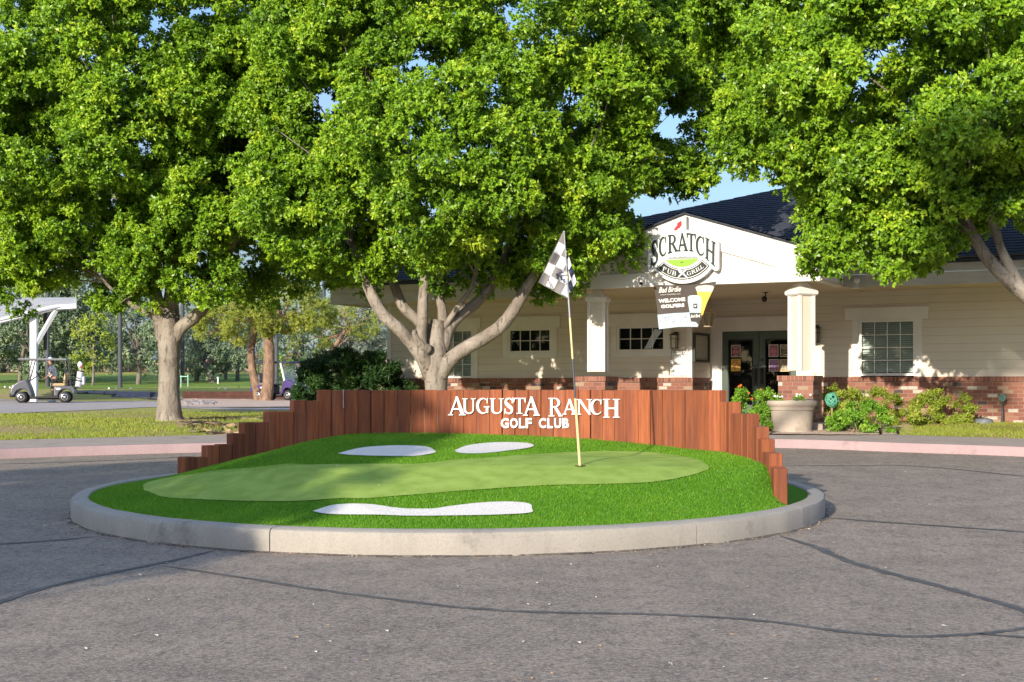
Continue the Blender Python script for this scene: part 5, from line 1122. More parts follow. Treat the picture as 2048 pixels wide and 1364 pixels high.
fartree('pine_tree', 'sparse yellow green pine between the hedge and the clubhouse eave', 642, 786, 68, [el(700, 645, 68, 1.6, 1.4, .7), el(660, 620, 68, 1.2, 1.2, .8), el(620, 680, 68, .9, 1, .7), el(645, 700, 68, .7, 1, .6)], 'pine', .17, 'bark2', wl=.24, per=1.1, rad=.5, twigs=20, pl=10, trunk=(.22, .12), group='pines on the gravel bed')
E1 = lambda px, py, Y, r, rz_: el(px, py, Y, r, r * .9, rz_)
fartree('eucalyptus_tree', 'dark blue green dense tree behind the white canopy at far left', 40, 772, 92, [E1(60, 640, 92, 3.6, 3.6), E1(130, 650, 92, 2.0, 2.8), E1(-60, 660, 92, 2.6, 3), E1(10, 590, 92, 2.6, 2.4), E1(110, 715, 91, 1.5, 1.2)], 'eucal', .30, per=.7, twigs=18)
fartree('eucalyptus_tree', 'dark blue green tree with drooping lower branches behind the golfer', 118, 768, 99, [E1(140, 640, 99, 2.6, 3.4), E1(95, 690, 99, 2.6, 2.2), E1(160, 700, 98, 1.4, 1.6), E1(150, 590, 99, 1.9, 1.5)], 'eucal', .3, per=.7, twigs=18)
fartree('eucalyptus_tree', 'pale yellow green slender tree left of the tall dark pole', 185, 775, 88, [E1(186, 690, 88, .95, 1.6), E1(178, 725, 88, .7, .8), E1(195, 660, 88, .6, .8)], 'dryleaf', .24, per=.9, trunk=(.1, .06))
fartree('eucalyptus_tree', 'grey green airy tree with a forked trunk right of the tall pole', 276, 774, 90, [E1(275, 670, 90, 1.9, 2.0), E1(255, 630, 90, 1.3, 1.5), E1(310, 690, 90, 1.3, 1.5), E1(225, 700, 90, .9, 1.1), E1(290, 725, 90, 1.1, .8)], 'eucal', .26, per=.6, trunk=(.18, .1))
fartree('eucalyptus_tree', 'grey green tree with silvery foliage behind the pale ficus trunk', 392, 772, 96, [E1(395, 690, 96, 1.7, 1.9), E1(370, 650, 96, 1.3, 1.4), E1(430, 700, 96, 1.5, 1.5), E1(415, 640, 96, 1.2, 1.4)], 'eucal', .27, per=.6, trunk=(.2, .11))
fartree('eucalyptus_tree', 'leaning dark trunked grey tree on the fairway left of the pines', 425, 770, 94, [E1(405, 715, 94, 1.3, 1.1), E1(440, 680, 94, 1.2, 1.3), E1(462, 720, 94, .9, .9)], 'eucal', .26, per=.6, trunkpts=[[(426, 774, 94, .24), (418, 745, 94, .2), (405, 720, 94, .14), (395, 700, 94, .06)]])
fartree('eucalyptus_tree', 'thin grey tree beside the tall dark pole left of the pines', 450, 771, 100, [E1(455, 665, 100, 1.2, 1.8), E1(470, 700, 100, .8, 1.2)], 'eucal', .27, per=.6, trunk=(.14, .08))
fartree('eucalyptus_tree', 'grey green tree with a bent pale trunk left of the dark hedge', 612, 765, 104, [E1(600, 660, 104, 2.0, 1.9), E1(640, 690, 104, 1.6, 1.7), E1(585, 705, 104, 1.0, .9), E1(620, 620, 104, 1.6, 1.5)], 'eucal', .28, per=.55, trunk=(.2, .11), trunkpts=[[(612, 772, 104, .26), (606, 745, 104, .2), (590, 715, 104, .16), (600, 680, 104, .1)]])
fartree('willow_tree', 'silvery weeping tree between the hedge and the clubhouse corner', 722, 775, 74, [el(725, 665, 74, 1.5, 1.4, 1.7), el(690, 690, 74, .9, 1, 1.1), el(765, 660, 74, .9, 1, 1.7), el(740, 630, 74, 1.3, 1.2, 1.2)], 'willow', .26, per=1.6, wl=.2, droop=1.0, twigs=22, pl=8, rad=.5)
fartree('eucalyptus_tree', 'small round green tree in front of the far houses', 560, 752, 112, [E1(565, 718, 112, 1.6, 1.1), E1(540, 735, 112, .9, .6), E1(600, 735, 112, 1.2, .8)], 'bushleaf', .26, per=.7, trunk=(.12, .07))
for k, (px, Y, r, h, lm) in enumerate(((15, 124, 3, 2.4, 'eucal'), (200, 126, 2.6, 2.6, 'eucal'), (330, 124, 2.6, 3.0, 'eucal'), (250, 128, 3, 3.6, 'willow'), (470, 125, 2.0, 2.8, 'eucal'), (690, 122, 2.6, 3.4, 'eucal'), (-90, 120, 3.5, 4, 'eucal'), (780, 120, 2.6, 3.0, 'willow'))):
    zc_ = float(T(Y)) + h; py_ = HZ - (zc_ - ZC) * F / Y
    fartree('eucalyptus_tree', ['broad grey green tree at the far edge behind the canopy post', 'grey green tree at the far edge behind the slender yellow one', 'tall airy grey tree at the far edge behind the ficus trunk', 'pale silvery tall tree at the far edge right of the tall pole', 'airy grey tree at the far edge between the two dark poles', 'grey tree at the far edge above the dark hedge', 'grey tree at the far left edge beyond the canopy roof', 'silvery tree at the far edge beside the clubhouse corner'][k], px, 757, Y, [E1(px, py_, Y, r, h), E1(px + 25, py_ + 14, Y, r * .6, h * .5)], lm, .36, per=.4, trunk=(.2, .1))

# shrubs
def shrub(name, label, c, lobes, lm, per=3.0, rad=.22, twigs=34, pl=8, leaf=(.06, .028), cat_='shrub', group=None, droop=.1, stems=14, flowers=None, nf=0):
    t = thing(name, label, cat_, c, group=group); cl = clumps_on(lobes, per, .4, lambda q: q[:, 2] > T(q[:, 1]) + .03); v, ti = leaves(cl, rad, twigs, pl, *leaf, droop); ok = v.reshape(-1, 4, 3)[:, :, 2].min(1) > T(v[::4, 1]) + .005
    v = v.reshape(-1, 4, 3)[ok].reshape(-1, 3); fast_mesh('foliage', v, 4, M[lm], t, ti[ok]); a = MB()
    for _ in range(stems):
        e = cl[rng.integers(len(cl)), :3]; b = np.array(c) + np.array([rng.normal(0, .08), rng.normal(0, .08), -.03]); e = b + (e - b) * (.95 if stems > 20 else .6); a.tube([b, (b + e) / 2 + np.array([0, 0, .05]), e], [.008, .006, .003], 5, False)
    a.build('stems', M['twig'], t)
    for _ in range(nf):
        d = sphere(1)[0]; d[1] = -abs(d[1]); d[2] = abs(d[2]); cc, rr = lobes[rng.integers(len(lobes))]; p = np.array(cc) + d * np.array(rr) * 1.1; a = MB()
        for q in range(7): s = p + rng.normal(0, .014, 3); n_ = unit(rng.normal(size=3) + np.array([0, -1.2, .5])); u_ = unit(np.cross(n_, [0, 0, 1])); w_ = np.cross(n_, u_); a.add([s + .017 * (math.cos(k) * u_ + math.sin(k) * w_) for k in (0, 1.26, 2.5, 3.77, 5.0)], [(0, 1, 2, 3, 4)])
        a.build('flower', M[flowers], t)
    return t
def gel(px, py, rx, rz_, Y=None, ry=None): 
    p = pixT(px, py) if Y is None else np.array([(px - CX) / F * Y, Y]); rz_ = rz_ * .74; return ((p[0], p[1], float(T(p[1])) + rz_ * .55), (rx, ry or rx * .8, rz_))
def g3(px, py): p = pixT(px, py); return (p[0], p[1], float(T(p[1])))
YH = 33.6
hl_ = [el(680, 775, YH, .75, .7, .85), el(635, 785, YH - .3, .42, .5, .75), el(735, 770, YH - .1, .72, .7, .75), el(785, 785, YH - .3, .45, .6, .72), el(650, 745, YH - .1, .45, .5, .5), el(700, 740, YH, .55, .5, .45), el(760, 735, YH - .2, .4, .4, .4)]
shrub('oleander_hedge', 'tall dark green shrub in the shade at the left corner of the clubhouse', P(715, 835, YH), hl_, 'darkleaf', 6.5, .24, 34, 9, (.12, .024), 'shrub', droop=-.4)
shrub('lantana_bush', 'bright green bush with orange flowers left of the stone planter', g3(1515, 863), [gel(1512, 862, .33, .36), gel(1500, 856, .36, .78), gel(1535, 858, .28, .30), gel(1480, 850, .24, .66), gel(1530, 852, .22, .62)], 'bushleaf', 13, .13, 26, 8, (.05, .028), flowers='petal', nf=16)
shrub('green_bush', 'rounded bright green bush at the pavement right of the stone planter', g3(1715, 867), [gel(1700, 866, .38, .36), gel(1745, 866, .36, .40), gel(1722, 862, .42, .50), gel(1668, 864, .2, .22)], 'bushleaf', 13, .13, 26, 8, (.052, .028))
shrub('yellow_bush', 'loose yellow green bush under the large right window', g3(1745, 848), [gel(1700, 851, .34, .62), gel(1740, 847, .5, .66), gel(1790, 851, .42, .52), gel(1665, 847, .2, .66), gel(1812, 853, .25, .36)], 'dryleaf', 11, .15, 26, 7, (.08, .02), droop=-.3)
shrub('yellow_bush', 'loose yellow green bush standing right of the large window', g3(1880, 848), [gel(1875, 848, .48, .62), gel(1910, 847, .36, .48), gel(1850, 848, .24, .5), gel(1930, 847, .2, .24)], 'dryleaf', 11, .15, 26, 7, (.08, .02), droop=-.3)
shrub('dry_shrub', 'leafless pinkish brown shrub under the mint green ball beside the planter', g3(1655, 852), [gel(1655, 850, .22, .30), gel(1645, 848, .16, .26)], 'dryleaf', 5, .1, 5, 3, (.03, .02), stems=60)
# mint ball of coiled hose
b0 = P(1664, 800, 27.3); t = thing('hose_ball', 'mint green tangled ball of hose on a short stake beside the bushes', 'hose', (b0[0], b0[1], float(T(27.3)))); a = MB()
for k in range(26):
    u1 = unit(rng.normal(size=3)); u2 = unit(np.cross(u1, rng.normal(size=3))); u3 = np.cross(u1, u2); r_ = .108 + .028 * rng.random(); h_ = rng.uniform(-.05, .05)
    a.tube([b0 + u3 * h_ + r_ * (u1 * math.cos(q) + u2 * math.sin(q)) * np.array([1, 1, 1.08]) for q in np.linspace(0, 5.5, 16)], .014, 6)
a.build('coil', M['mint'], t, smooth='all'); a = MB(); a.tube([(b0[0], b0[1], float(T(27.3)) - .05), b0], .02, 8); a.build('stake', M['twig'], t)
b0 = P(2004, 0, 28.2); b0[2] = float(T(28.2)); t = thing('garden_spotlight', 'teal garden spotlight on a thin stem in front of the brick wall', 'garden light', b0); a = MB(); a.tube([b0, (b0[0] + .01, b0[1], b0[2] + .25), (b0[0] - .01, b0[1], b0[2] + .46)], [.03, .022, .018], 8, True, .3); a.build('stem', M['pole'], t)
a = MB(); a.tube([(b0[0] + .05, b0[1] + .08, b0[2] + .56), (b0[0], b0[1] - .02, b0[2] + .54), (b0[0] - .02, b0[1] - .06, b0[2] + .53)], [.045, .075, .08], 14); a.box((b0[0] - .01, b0[1], b0[2] + .47), (.05, .05, .06)); a.build('lamp_head', M['teal'], t, smooth=True)
b0 = P(1967, 0, 28.0); b0[2] = float(T(28.0)); a = MB(); a.lathe(b0, [(.20, -.03), (.20, .03), (.17, .09), (.10, .11)], 20); tag(a.build('valve_lid', M['stone'], None, True, origin=b0), 'low blue grey stone lid on the ground by the brick wall', 'ground lid')
# planter
b0 = g3(1584, 863); t = thing('stone_planter', 'round cast stone planter with a thick rim at the porch pier', 'planter', b0); a = MB()
a.lathe(b0, [(.385, -.03), (.385, .02), (.372, .03), (.38, .20), (.395, .36), (.40, .375), (.385, .385), (.385, .40), (.41, .41), (.415, .455), (.425, .475), (.46, .50), (.47, .53), (.47, .565), (.455, .585), (.40, .588), (.385, .56), (.38, .52)], 48); a.build('bowl', M['planter'], t, smooth=True)
a = MB(); a.lathe((b0[0], b0[1], b0[2] + .50), [(.38, 0), (.01, .02)], 24); a.build('soil', M['twig'], t)
tz = b0[2] + .56
def pot_plant(label, x, y, r, nf):
    c = (b0[0] + x, b0[1] + y, tz); t = thing('white_petunia', label, 'flower', c); cl = clumps_on([((c[0], c[1], tz + .03), (r, r, .10))], 60, .3); v, ti = leaves(cl, .05, 6, 6, .04, .022); fast_mesh('foliage', v, 4, M['bushleaf'], t, ti)
    for _ in range(nf):
        p = np.array(c) + np.array([rng.normal(0, r * .55), -abs(rng.normal(0, r * .4)), .10 + .05 * rng.random()]); a = MB(); n_ = unit(np.array([rng.normal(0, .4), -1, .4])); u_ = unit(np.cross(n_, [0, 0, 1])); w_ = np.cross(n_, u_)
        a.add([p] + [p + n_ * .010 + (.025 if k % 2 == 0 else .017) * (math.cos(k * .628) * u_ + math.sin(k * .628) * w_) for k in range(10)], [(0, k + 1, (k + 1) % 10 + 1) for k in range(10)]); a.build('bloom', M['white_petal'], t)
pot_plant('white flowering plant at the left edge of the stone planter', -.26, -.05, .13, 5); pot_plant('white flowering plant near the right of the stone planter', .10, -.1, .12, 8)
# litter on the drive
a = MB(); fl = MB()
for _ in range(260):
    px, py = rng.uniform(-40, 2100), HZ + 118 + 480 * rng.random() ** 2.2; q = pixR(px, py)
    d_ = math.hypot((q[0] - IC[0]) / (IA + .04), (q[1] - IC[1]) / (IB + .04))
    if d_ < 1 or q[1] > 21: continue
    an = rng.random() * 6.28; l_ = rng.uniform(.006, .022); z = float(rz(q[1])) + .006; c, s = math.cos(an) * l_, math.sin(an) * l_
    a.mi = int(rng.random() < .45); a.add([(q[0] - c, q[1] - s, z), (q[0] + s * .5, q[1] - c * .5, z + .006), (q[0] + c, q[1] + s, z + .003), (q[0] - s * .5, q[1] + c * .5, z + .004)], [(0, 1, 2, 3)])
for _ in range(420):
    th = rng.uniform(0, 6.28); q = iell(th, -abs(rng.normal(0, .05)) - .008); an = rng.random() * 6.28; l_ = rng.uniform(.006, .02); z = float(rz(q[1])) + .006; c, s = math.cos(an) * l_, math.sin(an) * l_
    a.mi = int(rng.random() < .3) if rng.random() < .6 else 2; a.add([(q[0] - c, q[1] - s, z), (q[0] + s * .5, q[1] - c * .5, z + .008), (q[0] + c, q[1] + s, z + .003), (q[0] - s * .5, q[1] + c * .5, z + .004)], [(0, 1, 2, 3)])
for _ in range(160):
    px, py = rng.uniform(300, 1600), rng.uniform(885, 1045); q = pixM(px, py)
    if ((q - IC) ** 2 / np.array([IA - .3, IB - .3]) ** 2).sum() > 1 or rng.random() < .65: continue
    z = float(mound(*q)) + .03; an = rng.random() * 6.28; l_ = rng.uniform(.008, .02); c, s = math.cos(an) * l_, math.sin(an) * l_; a.mi = int(rng.random() < .35); a.add([(q[0] - c, q[1] - s, z), (q[0] + s * .4, q[1] - c * .4, z + .004), (q[0] + c, q[1] + s, z + .006), (q[0] - s * .4, q[1] + c * .4, z + .002)], [(0, 1, 2, 3)])
tag(a.build('leaf_litter', [mat('dry_leaf', (.50, .27, .11), (.42, .3, .14), 9, .8), mat('pale_chip', (.68, .63, .55), rough=.8), mat('dirt_crumb', (.09, .08, .07), rough=.9)]), 'scattered dry leaves and pale chips on the asphalt', 'leaf litter', kind='stuff')
# grass tufts on the near lawn
n = 210000; i_ = rng.integers(20, len(KC) - 20, n); f_ = rng.random(n); o_ = 1.7 + 13 * rng.random(n) ** 1.3; KCa, KNa = np.array(KC), np.array(KN)
q = KCa[i_] * (1 - f_)[:, None] + KCa[i_ + 1] * f_[:, None] + (KNa[i_] * (1 - f_)[:, None] + KNa[i_ + 1] * f_[:, None]) * o_[:, None]; px = CX + F * q[:, 0] / q[:, 1]; py = HZ + F * (ZC - T(q[:, 1])) / q[:, 1]
ok = ((px < 700) & (py > 815) | (px > 1800) & (py > 846)) & (px > -100) & (px < 2150) & (np.sin(q[:, 0] * 1.3 + 2 * np.sin(q[:, 1] * .9)) + .8 * np.sin(q[:, 1] * 2.1 + q[:, 0] * .6) + rng.normal(0, .7, n) > -.35)
q = q[ok]; n = len(q); z = T(q[:, 1]); h_ = rng.uniform(.025, .06, n); tl = rng.normal(0, .5, (n, 2)); w_ = .011; an = rng.random(n) * 3.14
b0_ = np.stack([q[:, 0] - w_ * np.cos(an), q[:, 1] - w_ * np.sin(an), z - .01], 1); b1_ = np.stack([q[:, 0] + w_ * np.cos(an), q[:, 1] + w_ * np.sin(an), z - .01], 1); tp_ = np.stack([q[:, 0] + h_ * tl[:, 0], q[:, 1] + h_ * tl[:, 1], z + h_], 1)
tag(fast_mesh('grass', np.stack([b0_, b1_, tp_], 1).reshape(-1, 3), 3, leafmat('lawn_blade', (.16, .26, .03), (.30, .36, .055), (.46, .40, .12), .35, .6, .2), None, np.clip(rng.normal(.55, .22, n), 0, 1)), 'short dry grass blades on the lawns', 'grass', kind='stuff')
# ------------------------------------------------------------------ golf course furniture
# white shade canopy: post, brace, sloping ribbed roof
Yc = 58.0; b0 = P(68, 790, Yc); b0[2] = float(T(Yc)); t = thing('shade_canopy', 'white steel shade canopy with ribbed sloping roof at the left edge', 'canopy', b0); a = MB(); p1 = P(68, 622, Yc)
a.box(((b0[0] + p1[0]) / 2, Yc, (b0[2] + p1[2]) / 2), (.27, .27, p1[2] - b0[2])); a.build('post', M['steel'], t)
a = MB(); a.tube([P(71, 690, Yc), P(112, 620, Yc)], .11, 4); a.build('brace', M['steel'], t); a = MB(); a.tube([P(90, 690 + 10, Yc + 7), P(92, 610, Yc + 7)], .09, 6); a.build('rear_post', M['pole'], t)
c0, c1, c2, c3 = P(-260, 700, Yc - 3), P(153, 607, Yc + .2), P(153, 601, Yc + 8), P(-260, 597, Yc + 6)
a = MB(); NR = 9; L = []
for i in range(NR * 4 + 1):
    u_ = i / (NR * 4); k = [0, .16, .16, 0][i % 4]; A_ = c0 + (c3 - c0) * u_; B_ = c1 + (c2 - c1) * u_; L.append([A_ + [0, 0, k], B_ + [0, 0, k]])
a.grid(L); a.build('roof', mat('white_roofing', (.34, .35, .37), (.28, .29, .31), .9, .6), t)
a = MB(); a.tube([c0 - [0, 0, .13], P(105, 616, Yc), c1 - [0, 0, .13]], .14, 4); a.build('edge_beam', M['steel'], t); a = MB(); a.tube([P(-30, 641, Yc), P(86, 623, Yc)], .10, 4); a.build('beam', M['steel'], t)
# tall dark net poles and the net between them
for px, Y, lb in ((95, 86, 'tall dark net pole behind the golfer'), (240, 84, 'tall dark net pole standing on the fairway left of the ficus trunk'), (365, 92, 'tall dark net pole just right of the ficus trunk'), (475, 96, 'tall dark net pole left of the pine trunks'), (553, 92, 'tall dark net pole right of the pine trunks'), (648, 96, 'tall dark net pole behind the dark hedge')):
    b0 = P(px, 770, Y); b0[2] = float(T(Y)) - .1; a = MB(); r_ = .14; a.tube([b0, b0 + [0, 0, .4], b0 + [0, 0, 13]], [r_ * 1.25, r_, r_ * .8], 12); tag(a.build('net_pole', M['pole'], None, True, origin=b0), lb, 'pole', 'tall net poles')
m_, n_, l_, b_ = newmat('net_mesh'); tr = n_.new('ShaderNodeBsdfTransparent'); df = n_.new('ShaderNodeBsdfDiffuse'); df.inputs[0].default_value = (.10, .105, .12, 1); mx = n_.new('ShaderNodeMixShader'); mx.inputs[0].default_value = .16
l_.new(tr.outputs[0], mx.inputs[1]); l_.new(df.outputs[0], mx.inputs[2]); l_.new(mx.outputs[0], n_['Material Output'].inputs[0])
a = MB(); pts = [(365, 92.3), (475, 96.3), (553, 92.3)]; a.grid([[P(px, 770, Y) * [1, 1, 0] + [0, 0, z] for z in (float(T(Y)) + .2, 12.0)] for px, Y in pts]); tag(a.build('golf_net', m_), 'thin dark netting strung between the tall poles by the pines', 'net')
# retaining timber, green tee frame, white post, balls
A0, A1, B1 = pixT(362, 798), pixT(640, 799), pixT(700, 800); a = MB(); hgt = 1.22
for k in range(3): z0 = float(T(A0[1])) - .05 + k * .14; a.box(((A0[0] + B1[0]) / 2, (A0[1] + B1[1]) / 2 + .006 * k, z0 + .07), (B1[0] - A0[0], .15, .136), Matrix.Rotation(math.atan2(B1[1] - A0[1], B1[0] - A0[0]), 4, 'Z'))
tag(a.build('timber_edging', mat('dark_red_timber', (.085, .03, .022), (.05, .02, .016), 3, .8, .3, .4, 20), origin=(A0[0], A0[1], .8)), 'low dark red timber edging behind the gravel bed', 'edging')
gp = mat('pale_green_pipe', (.35, .6, .42), rough=.5); b0 = g3(369, 779); t = thing('tee_frame', 'pale green pipe frame on the fairway right of the ficus trunk', 'frame', b0); a = MB(); h0 = float(T(b0[1])); Yf = b0[1]; a.tube([P(362, 780, Yf), P(362, 751, Yf)], .03, 8); a.build('post', gp, t); a = MB(); a.tube([P(376, 780, Yf), P(376, 749, Yf)], .03, 8); a.build('post', gp, t); a = MB(); a.tube([P(360, 753, Yf), P(377, 753, Yf)], .03, 8); a.build('crossbar', gp, t)
b0 = g3(436, 768); a = MB(); a.lathe(b0, [(.05, 0), (.05, .40), (.09, .42), (.09, .46), (.02, .48)], 12); tag(a.build('marker_post', M['white'], None, True, origin=b0), 'short white marker post on the fairway', 'marker post')
for k, (px, py) in enumerate(((438, 779.5), (451, 779.5), (218, 779), (232, 780), (262, 779.5), (10, 776), (20, 777))):
    b0 = g3(px, py); a = MB(); a.ball((b0[0], b0[1], b0[2] + .06), .06); tag(a.build('range_ball', M['white'], None, True, origin=b0), ['white range ball near the marker post', 'white range ball right of the one by the marker post', 'white range ball left of the tall dark pole', 'white range ball just left of the tall dark pole base', 'white range ball right of the tall dark pole', 'white range ball at the left edge of the photo', 'white range ball beside the one at the left edge'][k], 'ball', 'range balls on the fairway')
for k in range(22):                                    # rocks by the path
    px = 372 + k * 2.6; b0 = g3(px, 807 + 3 * math.sin(k * 2.1) + (k % 3)); a = MB(); r_ = .08 + .07 * random.random(); a.ball((b0[0], b0[1], b0[2] + .03), (r_ * 1.3, r_, r_ * .7), 8, 6); a.v = [(x + random.gauss(0, .012), y + random.gauss(0, .012), z + random.gauss(0, .012)) for x, y, z in a.v]
    tag(a.build('rock', mat('rock', (.30, .27, .26), (.16, .15, .16), 8, .9) if k == 0 else bpy.data.materials['rock'], None, True, origin=b0), 'grey rock in the row beside the cart path', 'rock', 'rocks beside the cart path')
# far block wall and houses
a = MB(); prev = None
for px in range(-80, 801, 40):
    Y = 131; p = P(px, 751, Y); z0 = float(T(Y)) - .3
    if prev is not None: a.bx(prev[0] + .01, p[0], Y, Y + .2, z0, z0 + 1.55 + .15 * math.sin(px)); a.bx(p[0] - .25, p[0] + .25, Y - .08, Y - .001, z0, z0 + 1.8)
    prev = p
tag(a.build('block_wall', mat('tan_block', (.36, .27, .22), (.3, .22, .18), 2, .9), origin=P(300, 751, 131)), 'tan block wall along the far edge of the golf course', 'wall')
def house(label, px0, px1, Y, eave, ridge):
    x0, x1 = P(px0, 750, Y)[0], P(px1, 750, Y)[0]; z0 = float(T(Y)); ze = ZC + (HZ - eave) / F * Y; zr = ZC + (HZ - ridge) / F * Y; t = thing('tiled_house', label, 'house', ((x0 + x1) / 2, Y, z0), group='houses beyond the golf course'); d = 8
    a = MB(); a.bx(x0, x1, Y, Y + d, z0 - 1, ze); a.build('wall', mat('stucco', (.55, .45, .36), (.5, .41, .33), .5, .9), t); a = MB(); o_ = .5; q = (x1 - x0) * .28
    a.add([(x0 - o_, Y - o_, ze), (x1 + o_, Y - o_, ze), (x1 + o_, Y + d + o_, ze), (x0 - o_, Y + d + o_, ze), (x0 + q, Y + d / 2, zr), (x1 - q, Y + d / 2, zr)], [(0, 1, 5, 4), (1, 2, 5), (2, 3, 4, 5), (3, 0, 4), (3, 2, 1, 0)]); a.build('roof', mat('clay_tile', (.42, .22, .15), (.34, .17, .12), 1.5, .9), t)
    for k in range(2): xw = x0 + (x1 - x0) * (.3 + .4 * k); a = MB(); a.bx(xw - .7, xw + .7, Y - .05, Y - .001, ze - 1.9, ze - .7); w = a.build('window', M['trim'], t); a = MB(); a.bx(xw - .6, xw + .6, Y - .07, Y - .052, ze - 1.8, ze - .8); a.build('pane', M['black'], w)
house('stucco house with red tiled hip roof seen between the pine trunks', 505, 542, 165, 716, 698); house('stucco house with red tiled roof seen right of the pine trunks', 556, 610, 172, 722, 703); house('stucco house with red tiled roof seen behind the golfer', 20, 52, 170, 722, 706)

# ------------------------------------------------------------------ golf carts
def outline(mb, prof, y0, y1): mb.prism(prof, lambda x, z, d: (x, d, z), y0, y1)
def bev(o, w=.02, seg=2):
    m = o.modifiers.new('Bevel', 'BEVEL'); m.width = w; m.segments = seg; m.limit_method = 'ANGLE'; m.angle_limit = R(35); return o
def golf_cart(label, loc, yaw, bodym, roofm, seatm, pillar, purple=False):
    t = thing('golf_cart', label, 'golf cart', loc, yaw, group='golf carts')
    B = lambda mb, n, m, p=t, s=False, l=None: mb.build(n, m, p, s, local=True, label=l)
    tyre, rim, dk = M['black'], mat('chrome_rim', (.70, .70, .72), rough=.25, metal=.7), mat('dark_plastic', (.03, .03, .033), rough=.55)
    # front cowl and rear body, cut away over the wheels (x forward)
    front = [(.52, .30), (.56, .34), (.60, .46), (.70, .54), (.84, .55), (.97, .50), (1.04, .42), (1.08, .30), (1.20, .30), (1.24, .42), (1.22, .58), (1.14, .70), (.98, .82), (.80, .90), (.68, .93), (.60, .86), (.50, .62), (.42, .36), (.40, .26), (.50, .26)]
    rear = [(-.42, .26), (-.42, .60), (-.46, .66), (-1.10, .68), (-1.18, .62), (-1.24, .50), (-1.22, .36), (-1.13, .36), (-1.08, .46), (-.98, .53), (-.82, .54), (-.68, .50), (-.60, .40), (-.57, .26)]
    a = MB(); outline(a, front, -.56, .56); b_ = bev(B(a, 'front_cowl', bodym), .05, 3); a = MB(); outline(a, rear, -.57, .57); bev(B(a, 'rear_body', bodym), .05, 3)
    a = MB(); a.bx(-.57, .50, -.56, .56, .20, .262); B(a, 'floor_pan', dk); a = MB(); a.bx(-.9, .9, -.2, .2, .15, .24); B(a, 'chassis', dk)
    a = MB(); a.bbox((-.02 - .42, 0, .46), (.10, 1.02, .36), .02); B(a, 'seat_panel', dk)
    for y in (-.27, .27):
        a = MB(); a.bbox((-.28 - .30, y, .72), (.56, .50, .13), .045); B(a, 'seat', seatm); a = MB(); a.bbox((-.84, y, 1.0), (.11, .48, .44), .05, Matrix.Rotation(R(-10), 4, 'Y')); B(a, 'backrest', seatm)
    a = MB()
    for y in (-.54, .54): a.tube([(-.30, y, .66), (-.38, y, .90), (-.80, y, .90)], .018, 8)
    B(a, 'arm_rail', dk)
    a = MB(); a.bbox((.02, 0, 1.79 if not purple else 1.74), (1.86, 1.16, .075), .03); a.v = [(x, y, z - .035 * (abs(x - .02) / .93) ** 3 - .02 * (abs(y) / .58) ** 3) for x, y, z in a.v]; bev(B(a, 'roof', roofm), .02)
    zt = 1.75 if not purple else 1.70
    for y in (-.52, .52):
        a = MB(); a.tube([(.62, y, .86), (.40, y, zt)], .022 if not purple else .035, 8); B(a, 'front_pillar', pillar); a = MB(); a.tube([(-.90, y * .95, .66), (-.80, y * .95, zt)], .025, 8); B(a, 'rear_pillar', dk)
        a = MB(); a.tube([(-1.05, y * .9, .66), (-.97, y * .9, zt)], .02, 8); B(a, 'bag_pillar', dk)
    pts = [(.66, -.5, .90), (.66, .5, .90), (.50, .5, 1.32), (.50, -.5, 1.32)] if not purple else [(.64, -.49, .90), (.64, .49, .90), (.43, .49, 1.66), (.43, -.49, 1.66)]
    a = MB(); a.add(pts, [(0, 1, 2, 3)]); wm = bpy.data.materials.get('cart_windshield')
    if wm is None:
        wm, n__, l__, b__ = newmat('cart_windshield'); tr_ = n__.new('ShaderNodeBsdfTransparent'); b__.inputs['Base Color'].default_value = (.45, .50, .56, 1); b__.inputs['Roughness'].default_value = .12; mx_ = n__.new('ShaderNodeMixShader'); mx_.inputs[0].default_value = .42; l__.new(tr_.outputs[0], mx_.inputs[1]); l__.new(b__.outputs[0], mx_.inputs[2]); l__.new(mx_.outputs[0], n__['Material Output'].inputs[0])
    w = B(a, 'windshield', wm); a = MB()
    for p, q in zip(pts, pts[1:] + pts[:1]): a.tube([p, q], .013, 6)
    B(a, 'windshield_frame', pillar if purple else M['metal'], w)
    a = MB(); a.tube([(.60, .26, .82), (.22, .26, 1.10)], .022, 8); sc_ = B(a, 'steering_column', dk); a = MB(); c = Vector((.20, .26, 1.12)); ax = Vector((-.8, 0, .6)); u1 = Vector((0, 1, 0)); u2 = ax.cross(u1)
    a.tube([c + .17 * (u1 * math.cos(q) + u2 * math.sin(q)) for q in np.linspace(0, 6.2832, 25)], .016, 8, False); a.tube([c - u1 * .17, c + u1 * .17], .012, 6); B(a, 'steering_wheel', dk, sc_, True)
    for x in (.82, -.83):
        for y in (-.50, .50):
            s = 1 if y > 0 else -1; a = MB(); R_ = .225
            a.lathe((x, y, R_), [(.11, -.09), (.19, -.095), (R_, -.07), (R_, .07), (.19, .095), (.11, .09)], 28, 'y'); wh = B(a, 'wheel', tyre, t, True)
            a = MB(); a.lathe((x, y + s * .05, R_), [(.125, 0), (.13, s * .045), (.115, s * .05), (.105, s * .025), (.05, s * .03), (.045, s * .05), (.02, s * .055)], 20, 'y'); B(a, 'rim', rim, wh, True)
            a = MB()
            for k in range(6): an = k * 1.047; a.bx(x + .078 * math.cos(an) - .017, x + .078 * math.cos(an) + .017, y + s * .08 - .006, y + s * .08 + .006, R_ + .078 * math.sin(an) - .017, R_ + .078 * math.sin(an) + .017)
            B(a, 'rim_holes', dk, wh)
    a = MB(); a.bbox((1.20, 0, .30), (.16, 1.06, .16), .04); B(a, 'bumper', dk); 
    for y in (-.40, .40): a = MB(); a.ball((1.10, y, .66), (.10, .13, .07), 12, 8); B(a, 'headlight', mat('headlight_lens', (.72, .73, .75), rough=.15), t, True)
